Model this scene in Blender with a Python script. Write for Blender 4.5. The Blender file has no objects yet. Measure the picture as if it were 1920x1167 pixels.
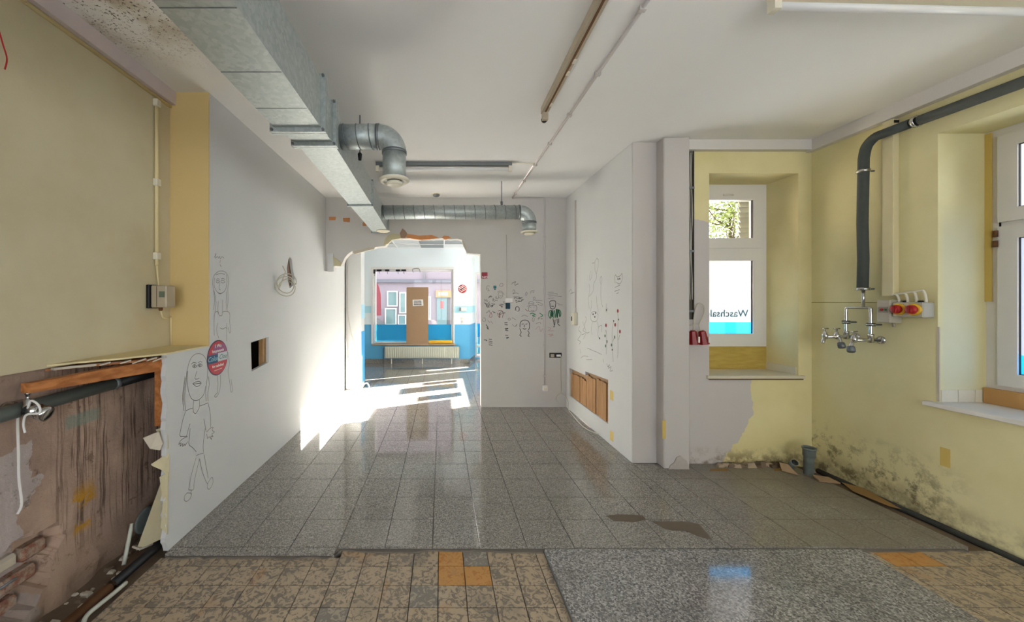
import bpy, math, random
from mathutils import Vector, noise as mnoise
from mathutils.geometry import tessellate_polygon

sc = bpy.context.scene
COL = sc.collection
random.seed(7)

# ------------------------------------------------------------------ camera
F, CX, CY, CAMZ = 686.0, 828.0, 566.0, 1.55
cam = bpy.data.cameras.new('camera')
cam.sensor_width = 36.0
cam.lens = F / 1920 * 36.0
cam.shift_x = (960 - CX) / 1920
cam.shift_y = -(583.5 - CY) / 1920
cam.clip_start = 0.02
camo = bpy.data.objects.new('camera', cam)
COL.objects.link(camo)
camo.location = (0, 0, CAMZ)
camo.rotation_euler = (math.pi / 2, 0, 0)
sc.camera = camo

# ------------------------------------------------------------------ sky, sun, exposure
world = bpy.data.worlds.new('sky')
sc.world = world
world.use_nodes = True
wb = world.node_tree.nodes['Background']
wb.inputs['Color'].default_value = (0.90, 0.95, 1.0, 1)
wb.inputs['Strength'].default_value = 2.3

SUN_AZ = Vector((-1.8, -0.85, 0)).normalized()
SUN_TAN = 0.25
sd = bpy.data.lights.new('sun', 'SUN')
sd.energy = 105.0
sd.angle = math.radians(0.5)
sd.color = (1.0, 0.95, 0.87)
so = bpy.data.objects.new('sun', sd)
COL.objects.link(so)
so.rotation_euler = Vector((SUN_AZ.x, SUN_AZ.y, -SUN_TAN)).to_track_quat('-Z', 'Y').to_euler()
so.location = (12, 14, 9)

def portal(loc, size, rot):
    l = bpy.data.lights.new('daylight_portal', 'AREA')
    l.shape = 'RECTANGLE'
    l.size, l.size_y = size
    l.cycles.is_portal = True
    o = bpy.data.objects.new('daylight_portal', l)
    COL.objects.link(o)
    o.location = loc
    o.rotation_euler = rot
H = math.pi / 2
portal((0.8, -3.13, 1.65), (5.0, 2.5), (H, 0, 0))            # added rear glazing
portal((4.0, 1.95, 1.75), (1.9, 1.4), (0, H, 0))             # right window
portal((4.0, -.3, 1.75), (1.9, 1.8), (0, H, 0))  # added window behind the camera
portal((2.98, 3.98, 1.85), (0.9, 1.95), (-H, 0, 0))          # alcove window
portal((-0.71, 9.42, 1.45), (2.1, 1.95), (-H, 0, 0))         # front room window
portal((2.75, 7.47, 1.5), (1.9, 2.2), (0, H, 0))             # front room side window

vs = sc.view_settings
vs.view_transform = 'Standard'
vs.look = 'None'
vs.exposure = 1.05
vs.gamma = 1.0
vs.use_curve_mapping = False
cy = sc.cycles
cy.use_denoising = True
cy.max_bounces = 10
cy.diffuse_bounces = 6
cy.glossy_bounces = 4
cy.transparent_max_bounces = 16
cy.sample_clamp_indirect = 8.0
cy.caustics_reflective = False
cy.caustics_refractive = False

# ------------------------------------------------------------------ geometry helpers
def P(px, py, d):
    return Vector(((px - CX) * d / F, d, CAMZ - (py - CY) * d / F))

def PXP(px, py, x):                       # a pixel on the plane x = const
    return P(px, py, F * x / (px - CX))

WL = {}                                    # world location of each object's origin

def _props(o, label, cat, group, kind):
    if label: o['label'] = label
    if cat: o['category'] = cat
    if group: o['group'] = group
    if kind: o['kind'] = kind

def empty(name, loc, label, cat, group=None, kind=None):
    o = bpy.data.objects.new(name, None)
    COL.objects.link(o)
    o.empty_display_size = 0.05
    o.location = loc
    WL[o.name] = Vector(loc)
    _props(o, label, cat, group, kind)
    return o

def place(name, mesh, org, parent=None, label=None, cat=None, group=None, kind=None):
    o = bpy.data.objects.new(name, mesh)
    COL.objects.link(o)
    WL[o.name] = Vector(org)
    if parent is not None:
        o.parent = parent
        o.location = Vector(org) - WL[parent.name]
    else:
        o.location = org
    _props(o, label, cat, group, kind)
    return o

class MB:
    def __init__(s):
        s.v, s.f, s.sm, s.mi = [], [], [], []
        s.cur = 0
    def add(s, vs, fs, smooth=False):
        b = len(s.v)
        s.v += [Vector(v) for v in vs]
        for f in fs:
            s.f.append([b + i for i in f]); s.sm.append(smooth); s.mi.append(s.cur)
        return s
    def mat(s, i):
        s.cur = i
        return s
    def box(s, x0, x1, y0, y1, z0, z1):
        v = [(x, y, z) for z in (z0, z1) for y in (y0, y1) for x in (x0, x1)]
        return s.add(v, [(0, 2, 3, 1), (4, 5, 7, 6), (0, 1, 5, 4), (2, 6, 7, 3), (0, 4, 6, 2), (1, 3, 7, 5)])
    def py(s, x0, x1, y, z0, z1):
        return s.add([(x0, y, z0), (x1, y, z0), (x1, y, z1), (x0, y, z1)], [(0, 1, 2, 3)])
    def pxx(s, x, y0, y1, z0, z1):
        return s.add([(x, y0, z0), (x, y1, z0), (x, y1, z1), (x, y0, z1)], [(0, 1, 2, 3)])
    def bev(s, x0, x1, y0, y1, z0, z1, b):            # box with chamfered edges
        cx = [(x0, x0 + b, x1 - b, x1), (y0, y0 + b, y1 - b, y1), (z0, z0 + b, z1 - b, z1)]
        pts = {}
        vs = []
        def vid(k):
            if k not in pts:
                pts[k] = len(vs); vs.append((cx[0][k[0]], cx[1][k[1]], cx[2][k[2]]))
            return pts[k]
        fs = []
        for ax in range(3):
            u, w = [i for i in range(3) if i != ax]
            for side in (0, 3):
                q = []
                for a, c in ((1, 1), (2, 1), (2, 2), (1, 2)):
                    k = [0, 0, 0]; k[ax] = side; k[u] = a; k[w] = c
                    q.append(vid(tuple(k)))
                fs.append(q)
            for a in (0, 3):
                for c in (0, 3):
                    q = []
                    for t in (1, 2):
                        k = [0, 0, 0]; k[ax] = t; k[u] = a; k[w] = 1 if c == 0 else 2; q.append(vid(tuple(k)))
                    for t in (2, 1):
                        k = [0, 0, 0]; k[ax] = t; k[u] = 1 if a == 0 else 2; k[w] = c; q.append(vid(tuple(k)))
                    fs.append(q)
        for a in (0, 3):
            for c in (0, 3):
                for e in (0, 3):
                    A, C_, E = (1 if a == 0 else 2), (1 if c == 0 else 2), (1 if e == 0 else 2)
                    fs.append([vid((a, C_, E)), vid((A, c, E)), vid((A, C_, e))])
        return s.add(vs, fs)
    def tube(s, pts, r, n=10, closed=False, caps=True):
        pts = [Vector(p) for p in pts]
        m = len(pts)
        rr = r if isinstance(r, (list, tuple)) else [r] * m
        vs, up = [], None
        for i, p in enumerate(pts):
            if closed:
                t = pts[(i + 1) % m] - pts[i - 1]
            else:
                t = pts[min(i + 1, m - 1)] - pts[max(i - 1, 0)]
            if t.length < 1e-9: t = Vector((0, 0, 1))
            t.normalize()
            if up is None:
                up = Vector((0, 0, 1)) if abs(t.z) < 0.9 else Vector((1, 0, 0))
            a = up - t * up.dot(t)
            if a.length < 1e-6: a = t.orthogonal()
            a.normalize(); up = a
            b = t.cross(a)
            for k in range(n):
                th = 2 * math.pi * k / n
                vs.append(p + (a * math.cos(th) + b * math.sin(th)) * rr[i])
        fs = []
        for i in range(m if closed else m - 1):
            j = (i + 1) % m
            for k in range(n):
                l = (k + 1) % n
                fs.append((i * n + k, i * n + l, j * n + l, j * n + k))
        s.add(vs, fs, True)
        if caps and not closed:
            b = len(s.v) - len(vs)
            s.f.append([b + k for k in range(n)][::-1]); s.sm.append(False); s.mi.append(s.cur)
            s.f.append([b + (m - 1) * n + k for k in range(n)]); s.sm.append(False); s.mi.append(s.cur)
        return s
    def lathe(s, o, axis, prof, n=20, smooth=True):      # prof: (distance along axis, radius)
        o = Vector(o); axis = Vector(axis).normalized()
        a = axis.orthogonal().normalized(); b = axis.cross(a)
        vs = []
        for h, r in prof:
            for k in range(n):
                th = 2 * math.pi * k / n
                vs.append(o + axis * h + (a * math.cos(th) + b * math.sin(th)) * max(r, 1e-5))
        fs = []
        for i in range(len(prof) - 1):
            for k in range(n):
                l = (k + 1) % n
                fs.append((i * n + k, i * n + l, (i + 1) * n + l, (i + 1) * n + k))
        fs.append(tuple(range(n))[::-1]); fs.append(tuple((len(prof) - 1) * n + k for k in range(n)))
        return s.add(vs, fs, smooth)
    def prism(s, outer, fn, t0, t1, holes=()):           # fn(u, v, t) -> point; polygon in (u, v), thickness t0..t1
        loops = [list(outer)] + [list(h) for h in holes]
        tess = tessellate_polygon([[Vector((p[0], p[1], 0)) for p in lp] for lp in loops])
        flat = [p for lp in loops for p in lp]
        n = len(flat)
        vs = [fn(p[0], p[1], t0) for p in flat] + [fn(p[0], p[1], t1) for p in flat]
        fs = [tuple(t) for t in tess] + [tuple(n + i for i in t)[::-1] for t in tess]
        b = 0
        for lp in loops:
            m = len(lp)
            for i in range(m):
                j = (i + 1) % m
                fs.append((b + i, b + j, n + b + j, n + b + i))
            b += m
        return s.add(vs, fs)
    def ribbon(s, pts2, w, fn):                          # flat stroke of width w in the plane fn(u, v)
        for i in range(len(pts2) - 1):
            a, b = Vector(pts2[i]), Vector(pts2[i + 1])
            d = b - a
            if d.length < 1e-6: continue
            d.normalize(); nrm = Vector((-d.y, d.x)) * w / 2
            a = a - d * w * .3; b = b + d * w * .3
            q = [a - nrm, b - nrm, b + nrm, a + nrm]
            s.add([fn(p.x, p.y) for p in q], [(0, 1, 2, 3)])
        return s
    def build(s, name, mats, parent=None, label=None, cat=None, group=None, kind=None, fix=True):
        xs = [v.x for v in s.v]; ys = [v.y for v in s.v]; zs = [v.z for v in s.v]
        org = Vector(((min(xs) + max(xs)) / 2, (min(ys) + max(ys)) / 2, min(zs)))
        me = bpy.data.meshes.new(name)
        me.from_pydata([v - org for v in s.v], [], s.f)
        if not isinstance(mats, (list, tuple)): mats = [mats]
        for m in mats: me.materials.append(m)
        me.polygons.foreach_set('use_smooth', s.sm)
        me.polygons.foreach_set('material_index', s.mi)
        if fix:
            import bmesh
            bm = bmesh.new(); bm.from_mesh(me)
            bmesh.ops.recalc_face_normals(bm, faces=bm.faces)
            bm.to_mesh(me); bm.free()
        me.update()
        return place(name, me, org, parent, label, cat, group, kind)

def smooth_pts(pts, k=6):
    pts = [Vector(p) for p in pts]
    out = []
    for i in range(len(pts) - 1):
        p0, p1, p2, p3 = pts[max(i - 1, 0)], pts[i], pts[i + 1], pts[min(i + 2, len(pts) - 1)]
        for j in range(k):
            t = j / k
            out.append(0.5 * ((2 * p1) + (p2 - p0) * t + (2 * p0 - 5 * p1 + 4 * p2 - p3) * t * t + (3 * p1 - p0 - 3 * p2 + p3) * t ** 3))
    out.append(pts[-1])
    return out

def text_mesh(body, size, fn, name, mat, parent, bold=0.0, shear=0.0, align='CENTER'):
    cu = bpy.data.curves.new(name, 'FONT')
    cu.body = body; cu.size = size; cu.align_x = align; cu.offset = bold; cu.shear = shear
    cu.resolution_u = 2
    to = bpy.data.objects.new(name + '_tmp', cu)
    COL.objects.link(to)
    dg = bpy.context.evaluated_depsgraph_get()
    tm = bpy.data.meshes.new_from_object(to.evaluated_get(dg))
    mb = MB()
    mb.add([fn(v.co.x, v.co.y) for v in tm.vertices], [tuple(p.vertices) for p in tm.polygons])
    bpy.data.objects.remove(to); bpy.data.curves.remove(cu); bpy.data.meshes.remove(tm)
    return mb.build(name, mat, parent, fix=False)

# ------------------------------------------------------------------ materials
def srgb(r, g, b):
    def c(v):
        v /= 255.0
        return v / 12.92 if v <= .04045 else ((v + .055) / 1.055) ** 2.4
    return (c(r), c(g), c(b), 1.0)

class NT:
    """small helper around a material's node tree; coordinates are world positions"""
    def __init__(s, name):
        s.m = bpy.data.materials.new(name)
        s.m.use_nodes = True
        s.t = s.m.node_tree
        s.b = s.t.nodes['Principled BSDF']
        s.geo = None
    def n(s, t): return s.t.nodes.new(t)
    def l(s, a, b): s.t.links.new(a, b)
    def pos(s):
        if s.geo is None: s.geo = s.n('ShaderNodeNewGeometry')
        return s.geo.outputs['Position']
    def xyz(s):
        n = s.n('ShaderNodeSeparateXYZ'); s.l(s.pos(), n.inputs[0]); return n.outputs
    def mapped(s, scale, rnd=0.0):
        n = s.n('ShaderNodeMapping'); s.l(s.pos(), n.inputs['Vector'])
        n.inputs['Scale'].default_value = scale
        if rnd:
            oi = s.n('ShaderNodeObjectInfo')
            mm = s.n('ShaderNodeMath'); mm.operation = 'MULTIPLY'; mm.inputs[1].default_value = rnd
            s.l(oi.outputs['Random'], mm.inputs[0])
            cb = s.n('ShaderNodeCombineXYZ')
            for i in range(3): s.l(mm.outputs[0], cb.inputs[i])
            s.l(cb.outputs[0], n.inputs['Location'])
        return n.outputs[0]
    def noise(s, scale, detail=3, rough=.55, vec=None, dist=0.0):
        n = s.n('ShaderNodeTexNoise')
        s.l(vec if vec is not None else s.pos(), n.inputs['Vector'])
        n.inputs['Scale'].default_value = scale; n.inputs['Detail'].default_value = detail
        n.inputs['Roughness'].default_value = rough; n.inputs['Distortion'].default_value = dist
        return n.outputs['Fac']
    def voro(s, scale, vec=None):
        n = s.n('ShaderNodeTexVoronoi')
        s.l(vec if vec is not None else s.pos(), n.inputs['Vector'])
        n.inputs['Scale'].default_value = scale
        sp = s.n('ShaderNodeSeparateColor'); s.l(n.outputs['Color'], sp.inputs[0])
        return sp.outputs[0]
    def math(s, op, a, b=None, clamp=False):
        n = s.n('ShaderNodeMath'); n.operation = op; n.use_clamp = clamp
        for i, v in enumerate((a, b)):
            if v is None: continue
            if isinstance(v, (int, float)): n.inputs[i].default_value = v
            else: s.l(v, n.inputs[i])
        return n.outputs[0]
    def step(s, v, a, b):                  # smooth ramp 0..1 as v goes from a to b
        n = s.n('ShaderNodeMapRange'); n.interpolation_type = 'SMOOTHSTEP'
        s.l(v, n.inputs['Value'])
        rev = a > b
        n.inputs['From Min'].default_value = min(a, b); n.inputs['From Max'].default_value = max(a, b)
        n.inputs['To Min'].default_value = 1.0 if rev else 0.0; n.inputs['To Max'].default_value = 0.0 if rev else 1.0
        return n.outputs['Result']
    def mix(s, fac, a, b):
        n = s.n('ShaderNodeMix'); n.data_type = 'RGBA'
        if isinstance(fac, (int, float)): n.inputs[0].default_value = fac
        else: s.l(fac, n.inputs[0])
        for i, v in ((6, a), (7, b)):
            if isinstance(v, tuple): n.inputs[i].default_value = v
            else: s.l(v, n.inputs[i])
        return n.outputs[2]
    def ramp(s, fac, stops, const=False):
        n = s.n('ShaderNodeValToRGB'); s.l(fac, n.inputs[0])
        e = n.color_ramp.elements
        if const: n.color_ramp.interpolation = 'CONSTANT'
        while len(e) < len(stops): e.new(0.5)
        for i, (p, c) in enumerate(stops): e[i].position = p; e[i].color = c
        return n.outputs[0]
    def bump(s, h, strength=.2, dist=.01):
        n = s.n('ShaderNodeBump'); s.l(h, n.inputs['Height'])
        n.inputs['Strength'].default_value = strength; n.inputs['Distance'].default_value = dist
        s.l(n.outputs[0], s.b.inputs['Normal'])
    def col(s, c):
        if isinstance(c, tuple): s.b.inputs['Base Color'].default_value = c
        else: s.l(c, s.b.inputs['Base Color'])
        return s
    def set(s, rough=.6, metal=0.0, spec=.5):
        s.b.inputs['Roughness'].default_value = rough
        s.b.inputs['Metallic'].default_value = metal
        s.b.inputs['Specular IOR Level'].default_value = spec
        return s

MC = {}
def plain(name, rgb, rough=.6, metal=0.0, var=.12, scale=9.0, spec=.4):
    if name in MC: return MC[name]
    t = NT(name)
    c = srgb(*rgb)
    d = tuple(x * (1 - var) for x in c[:3]) + (1.0,)
    t.col(t.mix(t.noise(scale, 4), d, c)).set(rough, metal, spec)
    MC[name] = t.m
    return t.m

def mk_ceiling():
    t = NT('ceiling_paint')
    x, y, z = t.xyz()
    base = t.mix(t.noise(1.2, 4), srgb(232, 231, 230), srgb(240, 240, 239))
    yel = t.math('MULTIPLY', t.step(x, 1.9, 3.4), t.step(y, 4.0, 3.0))
    base = t.mix(t.math('MULTIPLY', yel, .35), base, srgb(214, 205, 175))
    damp = t.math('MULTIPLY', t.step(x, -1.0, -1.35), t.step(y, 2.5, 1.9))
    base = t.mix(t.math('MULTIPLY', damp, t.math('MULTIPLY', t.step(t.noise(3.0, 3), .35, .6), .75)), base, srgb(172, 152, 118))
    spots = t.math('MULTIPLY', damp, t.step(t.noise(70, 3, .7), .56, .64))
    base = t.mix(t.math('MULTIPLY', spots, .9), base, srgb(70, 58, 45))
    t.col(base).set(.85, 0, .2); t.bump(t.noise(260, 2), .25, .004)
    return t.m

def mk_white(name, c1, c2, rough=.7):
    t = NT(name)
    t.col(t.mix(t.noise(2.2, 5, .6), srgb(*c1), srgb(*c2))).set(rough, 0, .3)
    t.bump(t.noise(120, 3), .12, .004)
    return t.m

def yellow_col(t, a=(228, 220, 174), b=(218, 208, 158), s=1.6):
    return t.mix(t.step(t.noise(s, 5, .6), .3, .75), srgb(*a), srgb(*b))

def mk_yellow_left():
    t = NT('yellow_left_wall_paint')
    base = yellow_col(t, (206, 197, 167), (192, 180, 147), 1.3)
    base = t.mix(t.math('MULTIPLY', t.step(t.noise(3.1, 4), .55, .75), .4), base, srgb(205, 180, 140))
    t.col(base).set(.75, 0, .3); t.bump(t.noise(60, 4), .15, .004)
    return t.m

def mk_yellow_right():
    t = NT('yellow_right_wall_paint')
    x, y, z = t.xyz()
    base = yellow_col(t)
    # bluish-white skylight on the window reveal, painted into the wall colour
    sky_patch = t.math('MULTIPLY', t.step(x, 3.55, 3.6), t.math('MULTIPLY', t.step(z, 2.3, 2.0), t.step(x, 3.86, 3.76)))
    base = t.mix(t.math('MULTIPLY', sky_patch, .45), base, srgb(206, 208, 190))
    mold = t.math('MULTIPLY', t.math('MULTIPLY', t.step(z, .52, .12), t.step(y, 2.35, 2.75)), t.step(t.noise(9, 6, .75), .47, .64))
    base = t.mix(t.math('MULTIPLY', mold, .85), base, srgb(104, 90, 62))
    dirt = t.math('MULTIPLY', t.step(z, .22, .0), t.step(t.noise(6, 5, .7), .35, .65))
    base = t.mix(t.math('MULTIPLY', dirt, .7), base, srgb(120, 104, 78))
    t.col(base).set(.75, 0, .3); t.bump(t.noise(45, 4), .15, .004)
    return t.m

def mk_alcove():
    t = NT('alcove_wall_paint')
    x, y, z = t.xyz()
    base = yellow_col(t, (226, 216, 168), (214, 202, 148))
    wob = t.math('MULTIPLY', t.math('SUBTRACT', t.noise(5, 4), .5), .22)
    xx = t.math('ADD', x, wob)
    lim = t.math('ADD', 2.70, t.math('MULTIPLY', t.step(z, .02, .5), .28))     # right limit of the white overpaint
    low = t.math('MULTIPLY', t.math('LESS_THAN', xx, lim), t.math('LESS_THAN', z, .842))
    up = t.math('MULTIPLY', t.math('LESS_THAN', x, 2.566), t.math('LESS_THAN', z, t.math('ADD', 2.32, wob)))
    front = t.math('LESS_THAN', y, 3.52)
    w = t.math('MULTIPLY', t.math('MAXIMUM', low, up), front)
    base = t.mix(w, base, srgb(194, 188, 186))
    dirt = t.math('MULTIPLY', t.step(z, .2, .02), t.step(t.noise(8, 6, .7), .42, .62))
    base = t.mix(t.math('MULTIPLY', dirt, .8), base, srgb(112, 92, 66))
    t.col(base).set(.75, 0, .3); t.bump(t.noise(45, 4), .15, .004)
    return t.m

def mk_old_wall():
    t = NT('stained_old_plaster')
    x, y, z = t.xyz()
    base = t.mix(t.step(t.noise(3.0, 6, .65), .35, .65), srgb(188, 162, 143), srgb(166, 142, 128))
    white = t.math('MULTIPLY', t.math('LESS_THAN', t.math('ADD', y, t.math('MULTIPLY', t.noise(5, 5), .3)), 1.98), t.math('LESS_THAN', t.math('ADD', z, t.math('MULTIPLY', t.noise(4, 4), .25)), .98))
    base = t.mix(white, base, srgb(186, 174, 170))
    drip = t.step(t.noise(1.0, 5, .7, vec=t.mapped((1, 46, 1.0)), dist=.5), .50, .60)
    drip = t.math('MULTIPLY', drip, t.math('MULTIPLY', t.step(y, 1.85, 2.05), t.step(z, .05, .35)))
    base = t.mix(t.math('MULTIPLY', drip, .72), base, srgb(70, 48, 36))
    och = t.math('MULTIPLY', t.step(t.noise(7, 4), .52, .58), t.math('MULTIPLY', t.math('MULTIPLY', t.step(y, 1.98, 2.03), t.step(y, 2.2, 2.13)), t.math('MULTIPLY', t.step(z, .22, .28), t.step(z, .55, .42))))
    base = t.mix(och, base, srgb(186, 138, 46))
    blot = t.step(t.noise(9, 6, .78), .57, .68)
    base = t.mix(t.math('MULTIPLY', blot, .6), base, srgb(84, 62, 46))
    dirt = t.step(t.math('ADD', z, t.math('MULTIPLY', t.noise(6, 4), .25)), .4, .1)
    base = t.mix(t.math('MULTIPLY', dirt, .6), base, srgb(118, 96, 76))
    teal = t.math('MULTIPLY', t.math('MULTIPLY', t.step(z, .84, .86), t.step(z, .93, .91)), t.math('MULTIPLY', t.step(y, 1.98, 2.0), t.step(y, 2.2, 2.17)))
    base = t.mix(t.math('MULTIPLY', teal, .6), base, srgb(130, 150, 138))
    t.col(base).set(.85, 0, .2); t.bump(t.noise(38, 6, .7), .6, .012)
    return t.m

def mk_terrazzo(name, scale, stops, rough, dirt=None, cloud=0.0):
    t = NT(name)
    v = t.voro(scale)
    c = t.ramp(v, stops)
    if cloud:
        c = t.mix(t.math('MULTIPLY', t.step(t.noise(2.6, 5, .65), .42, .68), cloud), c, srgb(82, 80, 76))
    x, y, z = t.xyz()
    if dirt:
        d = t.math('MULTIPLY', t.math('MULTIPLY', t.step(x, 1.5, 2.6), t.step(y, 4.4, 3.4)), t.step(t.noise(1.7, 5, .6), .25, .6))
        c = t.mix(t.math('MULTIPLY', d, .65), c, srgb(*dirt))
    t.col(c).set(rough, 0, .62)
    r = t.math('ADD', rough, t.math('MULTIPLY', t.noise(4, 4), .06))
    if dirt:
        r = t.math('ADD', r, t.math('MULTIPLY', t.step(x, 1.9, 2.6), .3))
    t.l(r, t.b.inputs['Roughness'])
    return t.m

def mk_oldtile(name, a, b, th=.5, stain=0.0):
    t = NT(name)
    vec = t.mapped((1, 1, 1), 40.0)
    n = t.noise(24, 5, .62, vec=vec, dist=1.6)
    c = t.mix(t.step(n, th - .03, th + .03), srgb(*a), srgb(*b))
    if stain:
        s = t.step(t.noise(5, 3), .60, .7)
        c = t.mix(t.math('MULTIPLY', s, stain), c, srgb(172, 116, 52))
    g = t.step(t.noise(3.0, 5, .6), .52, .72)
    c = t.mix(t.math('MULTIPLY', g, .5), c, srgb(118, 112, 102))
    t.col(c).set(.38, 0, .4); t.bump(n, .1, .003)
    return t.m

def mk_galv():
    t = NT('galvanised_steel')
    v = t.voro(55)
    c = t.ramp(v, [(0, srgb(166, 174, 173)), (.5, srgb(174, 182, 181)), (1, srgb(184, 191, 190))])
    t.col(c).set(.5, .65, .5); t.bump(t.noise(60, 3), .06, .003)
    return t.m

def mk_wood(name, a, b, axis=(1, 40, 40), rough=.55):
    t = NT(name)
    n = t.noise(1.0, 6, .6, vec=t.mapped(axis), dist=.4)
    t.col(t.mix(t.step(n, .35, .7), srgb(*a), srgb(*b))).set(rough, 0, .3)
    t.bump(n, .2, .003)
    return t.m

def mk_glass(name, tint=(1, 1, 1, 1)):
    m = bpy.data.materials.new(name); m.use_nodes = True
    t = m.node_tree; t.nodes.clear()
    o = t.nodes.new('ShaderNodeOutputMaterial'); mx = t.nodes.new('ShaderNodeMixShader')
    tr = t.nodes.new('ShaderNodeBsdfTransparent'); gl = t.nodes.new('ShaderNodeBsdfGlossy')
    fr = t.nodes.new('ShaderNodeFresnel'); fr.inputs[0].default_value = 1.35
    tr.inputs[0].default_value = tint; gl.inputs['Roughness'].default_value = .02
    t.links.new(fr.outputs[0], mx.inputs[0]); t.links.new(tr.outputs[0], mx.inputs[1]); t.links.new(gl.outputs[0], mx.inputs[2])
    t.links.new(mx.outputs[0], o.inputs[0])
    return m

def mk_film(name, rgb, through=.0, refl=.35):
    m = bpy.data.materials.new(name); m.use_nodes = True
    t = m.node_tree; t.nodes.clear()
    o = t.nodes.new('ShaderNodeOutputMaterial'); mx = t.nodes.new('ShaderNodeMixShader')
    m2 = t.nodes.new('ShaderNodeMixShader')
    tl = t.nodes.new('ShaderNodeBsdfTranslucent'); df = t.nodes.new('ShaderNodeBsdfDiffuse'); tr = t.nodes.new('ShaderNodeBsdfTransparent')
    c = srgb(*rgb)
    for n in (tl, df, tr): n.inputs[0].default_value = c
    mx.inputs[0].default_value = refl; m2.inputs[0].default_value = through
    t.links.new(tl.outputs[0], mx.inputs[1]); t.links.new(df.outputs[0], mx.inputs[2])
    t.links.new(mx.outputs[0], m2.inputs[1]); t.links.new(tr.outputs[0], m2.inputs[2])
    t.links.new(m2.outputs[0], o.inputs[0])
    return m

M_CEIL = mk_ceiling()
M_WHITE = mk_white('white_wall_paint', (202, 203, 203), (211, 212, 211))
M_WHITE_B = mk_white('grey_white_wall_paint', (198, 194, 190), (208, 205, 200))
M_COLUMN = mk_white('column_paint', (188, 182, 179), (199, 194, 191))
M_YL = mk_yellow_left()
M_YR = mk_yellow_right()
M_ALC = mk_alcove()
M_OCHRE = mk_white('ochre_return_paint', (206, 180, 124), (214, 190, 136))
M_LEDGE = mk_white('ledge_paint', (214, 198, 150), (222, 208, 164))
M_OLD = mk_old_wall()
M_TERR = mk_terrazzo('grey_terrazzo', 170, [(0, srgb(92, 89, 84)), (.3, srgb(124, 120, 114)), (.65, srgb(142, 138, 131)), (1, srgb(172, 168, 160))], .035, (112, 103, 88))
M_SLAB = mk_terrazzo('coarse_terrazzo', 130, [(0, srgb(84, 83, 83)), (.35, srgb(126, 124, 123)), (.7, srgb(154, 152, 149)), (1, srgb(190, 188, 185))], .05, None, .3)
M_OT = mk_oldtile('marbled_beige_tile', (176, 158, 133), (124, 115, 103), .52, .3)
M_OT2 = mk_oldtile('marbled_grey_tile', (168, 156, 138), (128, 122, 114), .45)
M_OTO = mk_oldtile('orange_stained_tile', (190, 140, 78), (176, 120, 58), .55)
M_DIRT = plain('bare_screed', (124, 106, 88), .9, 0, .35, 14)
M_GALV = mk_galv()
M_GALVD = plain('dull_steel', (120, 124, 126), .5, .6)
M_CREAM = plain('cream_plastic', (226, 220, 200), .4)
M_PVC = plain('white_window_plastic', (226, 223, 220), .35, 0, .05)
M_GLASS = mk_glass('clear_glass')
M_FROST = mk_film('frosted_white_film', (158, 162, 171), .02)
M_BLUEF = mk_film('blue_window_film', (44, 168, 250), .26)
M_BLUEF2 = mk_film('bright_blue_window_film', (70, 196, 255), .2)
M_LBLUEF = mk_film('pale_blue_window_film', (110, 205, 245), .3)
M_WOODO = mk_wood('orange_timber', (150, 92, 48), (190, 126, 74), (30, 3, 30))
M_WOODP = mk_wood('pale_timber', (176, 136, 92), (200, 164, 118), (30, 30, 3))
M_SLAT = mk_wood('brown_fibre_slat', (150, 112, 74), (172, 132, 90), (25, 25, 3))
M_CARD = plain('brown_cardboard', (158, 128, 98), .8, 0, .08, 5)
M_BLACK = plain('black_rubber', (22, 22, 23), .5)
M_DARK = plain('dark_foam', (78, 83, 80), .85, 0, .2, 30)
M_GPIPE = plain('grey_pipe_plastic', (112, 120, 118), .45)
M_CHROME = plain('chrome', (205, 205, 205), .18, 1.0, .08)
M_RED = plain('red_plastic', (176, 32, 34), .3)
M_YELP = plain('yellow_plastic', (226, 176, 42), .35)
M_DRED = plain('dark_red_plastic', (140, 26, 26), .35)
M_PAPER = plain('white_paper', (232, 230, 226), .8, 0, .04)
M_PENCIL = plain('pencil_line', (136, 134, 133), .9)
M_INK = plain('black_ink', (40, 38, 40), .8)
M_GREEN = plain('green_crayon', (92, 164, 124), .9)
M_ROSE = plain('red_crayon', (176, 92, 96), .9)
M_TEALI = plain('teal_ink', (30, 66, 82), .7)
M_PINKI = plain('faint_pink_line', (196, 166, 164), .9)
M_BRICK = plain('orange_brick', (214, 148, 98), .9, 0, .3, 22)
def mk_obrick():
    t = NT('old_brick')
    c = t.mix(t.step(t.noise(16, 5, .7), .42, .62), srgb(138, 96, 78), srgb(164, 146, 130))
    t.col(c).set(.9, 0, .2); t.bump(t.noise(50, 5), .6, .01)
    return t.m
M_OBRICK = mk_obrick()
M_PLAST = plain('broken_plaster', (206, 196, 178), .9, 0, .2, 18)
M_GYPS = plain('cream_gypsum', (204, 194, 160), .9, 0, .2, 18)
M_CABLE = plain('cream_cable', (196, 190, 172), .5)
M_RUST = plain('rusty_steel', (124, 84, 52), .8, .2, .45, 26)
M_LAMP = plain('lamp_white', (232, 232, 232), .3, 0, .03)
M_BATTEN = plain('aged_batten_metal', (184, 172, 150), .45, .1, .2)
M_JOINT = plain('dark_joint_filler', (140, 126, 92), .9)  # dark yellow for the panel joint line
M_TAPE = plain('yellow_adhesive', (214, 186, 104), .8)

# ------------------------------------------------------------------ SETTING
CEIL = 3.08
XL, XLY, XOLD = -1.70, -1.985, -2.05      # white lining, yellow lining, old masonry
YB, YBT = 5.37, 5.50                      # back wall
XR = 3.54                                 # yellow right wall
YA = 3.50                                 # alcove wall
XW = 1.83                                 # white right wall

floor = MB().box(-2.4, 4.1, -3.2, 5.42, -.25, -.05).build('floor', M_DIRT, kind='structure')
floor2 = MB().box(-2.4, 2.8, 5.42, 10.3, -.25, -.05).build('floor', M_DIRT, kind='structure')

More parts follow.
